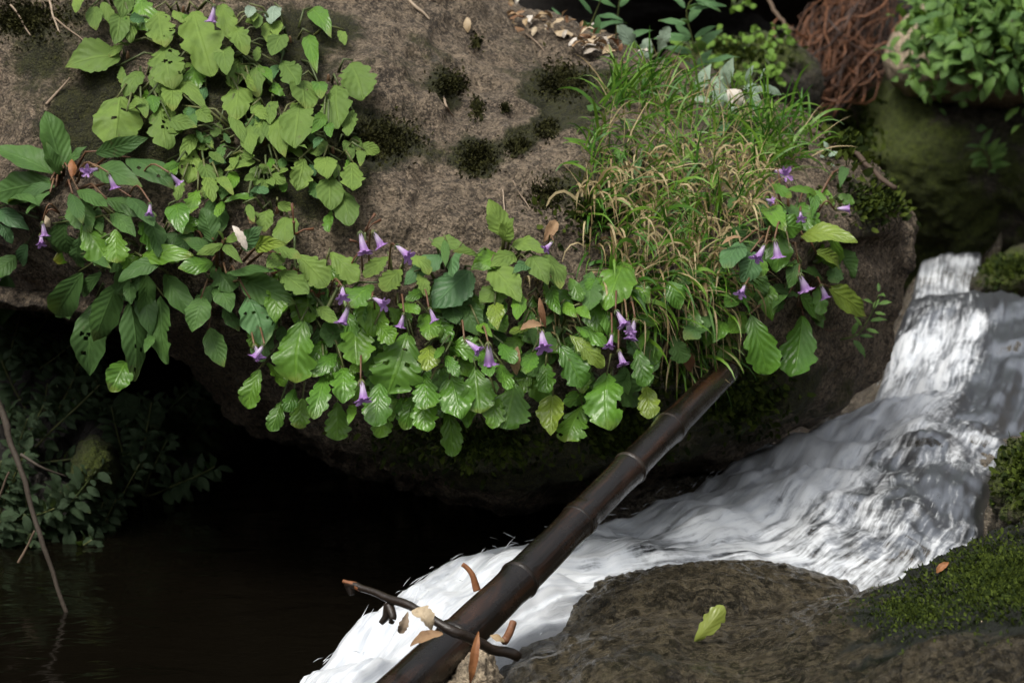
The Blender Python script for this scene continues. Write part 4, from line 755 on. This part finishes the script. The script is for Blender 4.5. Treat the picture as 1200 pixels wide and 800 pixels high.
# ------------------------------------------------------------------ moss
def moss(n, cx, cy, rx, ry, mb, ll=.006, names=None):
    for k in range(n):
        a = random.random() * 6.283; q = abs(random.gauss(0, .55)); x = cx + rx * q * math.cos(a); y = cy + ry * q * math.sin(a)
        h = hit(x, y, names)
        if h is None: continue
        p, nn, _ = h; L = ll * random.uniform(.5, 1.4); d = unit(nn + rng.normal(0, .55, 3)); sd = unit(np.cross(d, rng.normal(0, 1, 3))) * L * .22
        mb.add([p - sd, p + sd, p + d * L * .6 + sd * 1.2, p + d * L, p + d * L * .6 - sd * 1.2], [(0, 1, 2, 3, 4)], None, 0, random.random())
b = MB(); FB = {'boulder.001'}
moss(15000, 1195, 675, 125, 50, b, .0042, FB); moss(2500, 1070, 715, 70, 30, b, .0034, FB)
tag(b.build('moss', M['moss'], smooth=False), 'green moss cushion covering the right shoulder of the foreground boulder', 'moss', kind='stuff')
b = MB()
moss(1200, 725, 505, 55, 45, b, .011, FRONT); moss(1300, 865, 465, 60, 40, b, .011, FRONT); moss(1400, 560, 520, 130, 40, b, .01, FRONT); moss(900, 1035, 235, 55, 28, b, .011, FRONT); moss(500, 700, 250, 60, 40, b, .01, FRONT); moss(400, 760, 440, 40, 30, b, .01, FRONT)
moss(900, 1200, 550, 50, 60, b, .01); moss(700, 1190, 315, 50, 20, b, .012); moss(700, 1000, 160, 40, 40, b, .016); moss(600, 860, 62, 70, 22, b, .014)
tag(b.build('moss', M['moss'], smooth=False), 'green moss under the leaves and on the rock rims', 'moss', kind='stuff')
for (x, y, rx, ry, n, lab) in [(528, 98, 20, 13, 420, 'dark moss cushion above the hollow in the bare rock'), (660, 95, 30, 22, 650, 'large dark moss cushion below the crest of the boulder'), (560, 186, 22, 20, 450, 'dark moss cushion in the middle of the bare rock'), (606, 172, 12, 11, 250, 'small black moss tuft right of the middle cushion'), (640, 152, 14, 11, 260, 'dark moss tuft left of the grass'), (560, 128, 8, 14, 160, 'moss strip in the hollow of the bare rock'), (592, 127, 5, 5, 90, 'tiny round moss dot on the bare rock'), (445, 165, 45, 26, 700, 'brownish moss mat right of the pale herbs'), (558, 50, 6, 8, 110, 'tiny moss tuft near the top of the bare rock'), (640, 230, 25, 20, 300, 'moss patch at the lower left corner of the grass'), (30, 20, 60, 30, 700, 'olive moss mat in the top left corner')]:
    b = MB(); moss(n * 4, x, y, rx, ry, b, .0048, FRONT); h = hit(x, y, FRONT); o = b.build('moss_cushion', M['moss_dark'], None, h[0], False); tag(o, lab, 'moss')

# ------------------------------------------------------------------ shrub, creeper, hollow plants
def shrub(name, label, cx, cy, rx, ry, d, n, ll, mat, spread=.25):
    O = P(cx, cy + ry, d); o = empty(name, O, label, 'shrub'); fb = MB(); sb = MB(); tips = []
    for k in range(46):
        a = random.uniform(0, 6.28); q = math.sqrt(random.random()); x = cx + rx * q * math.cos(a); y = cy + ry * q * math.sin(a)
        root = P(cx + .4 * rx * math.cos(a) + 40, cy - .1 * ry, d + .15); tip = P(x, y, d - spread * math.sqrt(max(0, 1 - q * q)) + rng.normal(0, .05)) 
        c = spline([root, (root + tip) / 2 + UP * .06, tip - UP * .015], 10); sb.tube(c, np.linspace(.005, .0015, 10), 5); tips.append(c)
    for k in range(n):
        c = random.choice(tips); i = random.randint(3, 9); p = c[i] + rng.normal(0, .035, 3); dr = unit(rng.normal(0, .8, 3) - UP * .35 + unit(-p) * .35); L = ll * random.uniform(.55, 1.25)
        add_leaf(fb, p, p + dr * L, UP * .8 + .5 * unit(-p) + rng.normal(0, .35, 3), random.uniform(.4, .6), 'O', 8, 5, .1, .2, r=random.random())
    sb.build('branches', M['twig'], o); fb.build('foliage', M[mat], o)
shrub('shrub', 'leafy green shrub overhanging the mossy boulder in the top right corner', 1182, 40, 112, 78, 5.0, 3400, .042, 'leaf_shrub')
# creeper on the rock behind the ridge
O = P(880, 60, 4.6); o = empty('creeper', O, 'bright yellow-green creeper on the rock behind the ridge', 'plant'); fb = MB(); sb = MB()
for (x0, y0, x1, y1, n) in [(845, 45, 935, 42, 26), (880, 80, 870, 110, 14), (900, 60, 915, 100, 14), (830, 62, 850, 75, 10), (795, 60, 840, 40, 10), (862, 0, 882, 8, 8)]:
    pts = []
    for k in range(n):
        x = x0 + (x1 - x0) * k / n + rng.normal(0, 5); y = y0 + (y1 - y0) * k / n + rng.normal(0, 5); dd = depth(x, y, 4.6); dd = min(dd, 4.75) - .02; p = P(x, y, dd); pts.append(p)
        for q in range(2): dr = unit(rng.normal(0, 1, 3) - UP * .2); add_leaf(fb, p, p + dr * random.uniform(.009, .02), unit(-p) + UP * .5, .8, 'R', 6, 5, r=random.random())
    sb.tube(spline(pts, 20), .0015, 4)
fb.build('foliage', M['leaf_bright'], o); sb.build('stem', M['stem'], o)

HOL = [(20, 420, 'uppermost'), (70, 470, ''), (35, 500, ''), (90, 430, ''), (150, 490, ''), (10, 570, ''), (55, 600, ''), (20, 650, ''), (120, 610, ''), (215, 500, ''), (180, 540, ''), (235, 470, ''), (60, 665, ''), (10, 690, '')]
HL = ['dim herb at the left edge right under the hanging leaves', 'dim herb with drooping leaflets above the round mossy stone', 'dim herb left of the leaning stick near its top', 'dim herb in the hollow just under the broad dark leaf tips', 'dim herb with larger leaves right of the round mossy stone', 'dim herb at the left edge halfway down the leaning stick', 'dim herb with spread leaflets right of the leaning stick', 'dim herb low at the left edge beside the pool', 'lone small herb in the hollow below the round mossy stone', 'dim herb under the spotted drooping leaf in the hollow', 'dim herb in the black middle of the hollow', 'faint herb furthest right in the hollow', 'small herb on the bank just above the pool', 'lowest herb in the left corner by the pool']
for k, (x, y, _) in enumerate(HOL):
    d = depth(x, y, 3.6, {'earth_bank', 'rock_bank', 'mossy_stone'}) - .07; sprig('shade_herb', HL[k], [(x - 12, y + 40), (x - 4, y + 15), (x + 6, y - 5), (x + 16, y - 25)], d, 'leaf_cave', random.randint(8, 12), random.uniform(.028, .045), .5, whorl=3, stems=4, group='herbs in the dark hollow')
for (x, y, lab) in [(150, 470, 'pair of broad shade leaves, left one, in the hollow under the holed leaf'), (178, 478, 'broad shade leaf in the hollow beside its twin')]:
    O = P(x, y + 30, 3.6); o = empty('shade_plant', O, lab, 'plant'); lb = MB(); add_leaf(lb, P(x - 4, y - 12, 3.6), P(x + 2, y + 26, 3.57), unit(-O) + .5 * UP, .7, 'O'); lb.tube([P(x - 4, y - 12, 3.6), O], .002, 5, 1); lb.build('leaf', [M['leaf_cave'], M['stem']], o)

# ------------------------------------------------------------------ bamboo pole
ax_pts = [(400, 876, 2.34), (480, 800, 2.45), (530, 754, 2.52), (582, 705, 2.58), (640, 648, 2.66), (710, 577, 2.76), (780, 506, 2.87), (854, 432, 3.05)]
c = spline([P(*q) for q in ax_pts], 120); rad = np.linspace(.0265, .0175, 120)
nodes = [0.30, .50, .655, .775, .87]
tt = np.linspace(0, 1, 120)
for nd in nodes: rad = rad + .0022 * np.exp(-((tt - nd) / .006) ** 2) + .0012 * np.exp(-((tt - nd + .012) / .012) ** 2)
rad = rad * (1 + .012 * np.sin(tt * 37))
O = c[0]; o = empty('bamboo_pole', O, 'long dark wet bamboo pole leaning across the stream against the big boulder', 'pole')
b = MB(); b.tube(c, rad, 28, 0); b.build('culm', M['bamboo'], o)
for nd in nodes:
    i = int(nd * 119); b = MB(); dv = unit(c[i + 1] - c[i - 1])
    prof = [(-.005, -.0004), (-.002, .0008), (0, .0013), (.0015, .0006), (.003, -.0004)]
    b.tube([c[i] + dv * h for h, _ in prof], [rad[i] + e - .0006 for _, e in prof], 28, caps=False); b.build('node_ring', M['bamboo_ring'], o)

# ------------------------------------------------------------------ sticks and debris
def stick(name, label, cat, pts, r0, r1, mat, sub=(), wob=.004, k=7):
    c = spline([P(*q) for q in pts], 24); c = c + wob * np.stack([fbm(c * 25, 2, 5), fbm(c * 25, 2, 6), fbm(c * 25, 2, 7)], -1)
    b = MB(); b.tube(c, np.linspace(r0, r1, 24) * (1 + .12 * fbm(c * 60, 2, 8)), k)
    for sp in sub:
        c2 = spline([P(*q) for q in sp], 10); b.tube(c2, np.linspace(r1, r1 * .5, 10), 5)
    return tag(b.build(name, M[mat], None, c[0]), label, cat)
stick('stick', 'thin grey-brown stick leaning into the dark pool at the left edge', 'stick', [(-15, 430, 2.95), (12, 520, 2.95), (48, 630, 2.95), (92, 752, 2.97)], .0052, .0024, 'dark_twig2', [[(24, 532, 2.95), (50, 548, 2.95), (78, 558, 2.98)]])
stick('twig', 'short pale twig crossing the left edge behind the leaning stick', 'twig', [(-5, 592, 3.1), (6, 570, 3.1), (14, 553, 3.1)], .002, .0015, 'twig')
stick('twig', 'short brown twig beside the lower half of the leaning stick', 'twig', [(22, 660, 3.05), (32, 642, 3.05), (42, 622, 3.05)], .002, .0015, 'twig')
stick('twig', 'short reddish twig near the foot of the leaning stick', 'twig', [(82, 700, 3.05), (95, 712, 3.05), (100, 716, 3.05)], .002, .0015, 'root')
stick('twig', 'dark wet twig lying across the bamboo with an orange broken tip', 'twig', [(404, 682, 2.50), (440, 694, 2.48), (480, 712, 2.45), (530, 738, 2.42), (570, 758, 2.44), (606, 770, 2.46)], .0038, .0062, 'dark_twig', [[(455, 708, 2.47), (452, 722, 2.47), (446, 730, 2.47)], [(455, 708, 2.47), (460, 722, 2.46), (458, 730, 2.46)], [(410, 686, 2.5), (412, 697, 2.5)]])
stick('twig', 'orange splinter forming the broken tip of the dark twig', 'splinter', [(401, 679, 2.5), (412, 684, 2.495), (424, 689, 2.49)], .002, .0045, 'orange_leaf')
stick('twig', 'curved orange-brown twig sticking up behind the bamboo', 'twig', [(560, 692, 2.62), (556, 676, 2.62), (549, 667, 2.62), (541, 661, 2.62)], .0042, .003, 'orange_leaf')
stick('twig', 'reddish twig stump wedged between bamboo and foreground boulder', 'twig', [(590, 752, 2.44), (597, 740, 2.45), (602, 728, 2.46)], .005, .004, 'root')
loose('bark_piece', 'curled tan sheath of bark caught on the bamboo at the twig', 'bark', 506, 740, 484, 714, .75, 'bark', 'L', d=2.42, arch=.35, fold=.6)
loose('bark_piece', 'ragged grey shred of bark dangling left of the tan sheath', 'bark', 478, 716, 468, 742, .5, 'pale_twig', 'L', d=2.44)
loose('bark_piece', 'brown flap of bark lying on the bamboo below the twig', 'bark', 520, 742, 480, 756, .35, 'dry_leaf', 'O', d=2.405)
loose('dry_leaf_strip', 'long dry orange strip of leaf hanging off the twig at the bottom', 'leaf', 561, 738, 546, 802, .16, 'orange_leaf', 'O', d=2.40)
loose('fallen_leaf', 'small tan leaf pinned beside the reddish twig stump', 'leaf', 574, 744, 592, 750, .5, 'bark', 'O', d=2.42)
# twigs on the boulder
def surf_twig(label, pts, r, mat, off=.006):
    q = [(x, y, depth(x, y, 3.3, FRONT) - off) for x, y in pts]; stick('twig', label, 'twig', q, r, r * .6, mat, wob=.002, k=5)
surf_twig('thin pale twig slanting in the top left corner', [(12, 5), (24, 22), (36, 42)], .0016, 'pale_twig')
surf_twig('pale forked twig near the top edge at the left', [(58, 0), (62, 18), (68, 38)], .002, 'pale_twig')
surf_twig('long thin twig above the broad single leaf', [(64, 22), (80, 34), (100, 48)], .0014, 'pale_twig')
surf_twig('pale root-like twig below the broad single leaf', [(54, 122), (66, 108), (82, 90)], .0022, 'pale_twig')
surf_twig('straw stuck on the bare rock at the top centre', [(478, 0), (490, 12), (503, 24)], .0028, 'pale_twig')
surf_twig('short straw in the hollow of the bare rock', [(520, 112), (522, 124), (532, 136)], .002, 'pale_twig')
surf_twig('thin straw on the bare rock left of the grass', [(602, 210), (610, 226), (622, 246)], .0011, 'pale_twig')
surf_twig('upright thin straw behind the light green leaf', [(589, 222), (591, 238), (593, 254)], .0011, 'pale_twig')
surf_twig('straw lying on the slope under the crest litter', [(615, 38), (628, 50), (637, 62)], .0014, 'pale_twig')
surf_twig('fine brown runner trailing below the right hand flowers', [(938, 362), (952, 372), (968, 386), (990, 388)], .0018, 'root', .03)
surf_twig('thin straw on the mossy foreground shoulder', [(1166, 634), (1176, 622), (1196, 616)], .0014, 'pale_twig')
stick('branch', 'weathered pale branch along the ridge tip of the boulder', 'branch', [(905, 128, 3.45), (965, 160, 3.42), (1010, 190, 3.38), (1052, 224, 3.34)], .0055, .0038, 'twig', wob=.005)
stick('branch', 'pale bare branch slanting down behind the ridge weeds', 'branch', [(775, 60, 3.9), (800, 78, 3.88), (845, 100, 3.85)], .008, .006, 'twig', wob=.01)
stick('branch', 'thin brown branch slanting through the black gap at the top', 'branch', [(895, -10, 5.4), (912, 18, 5.3), (930, 36, 5.2)], .005, .004, 'twig')
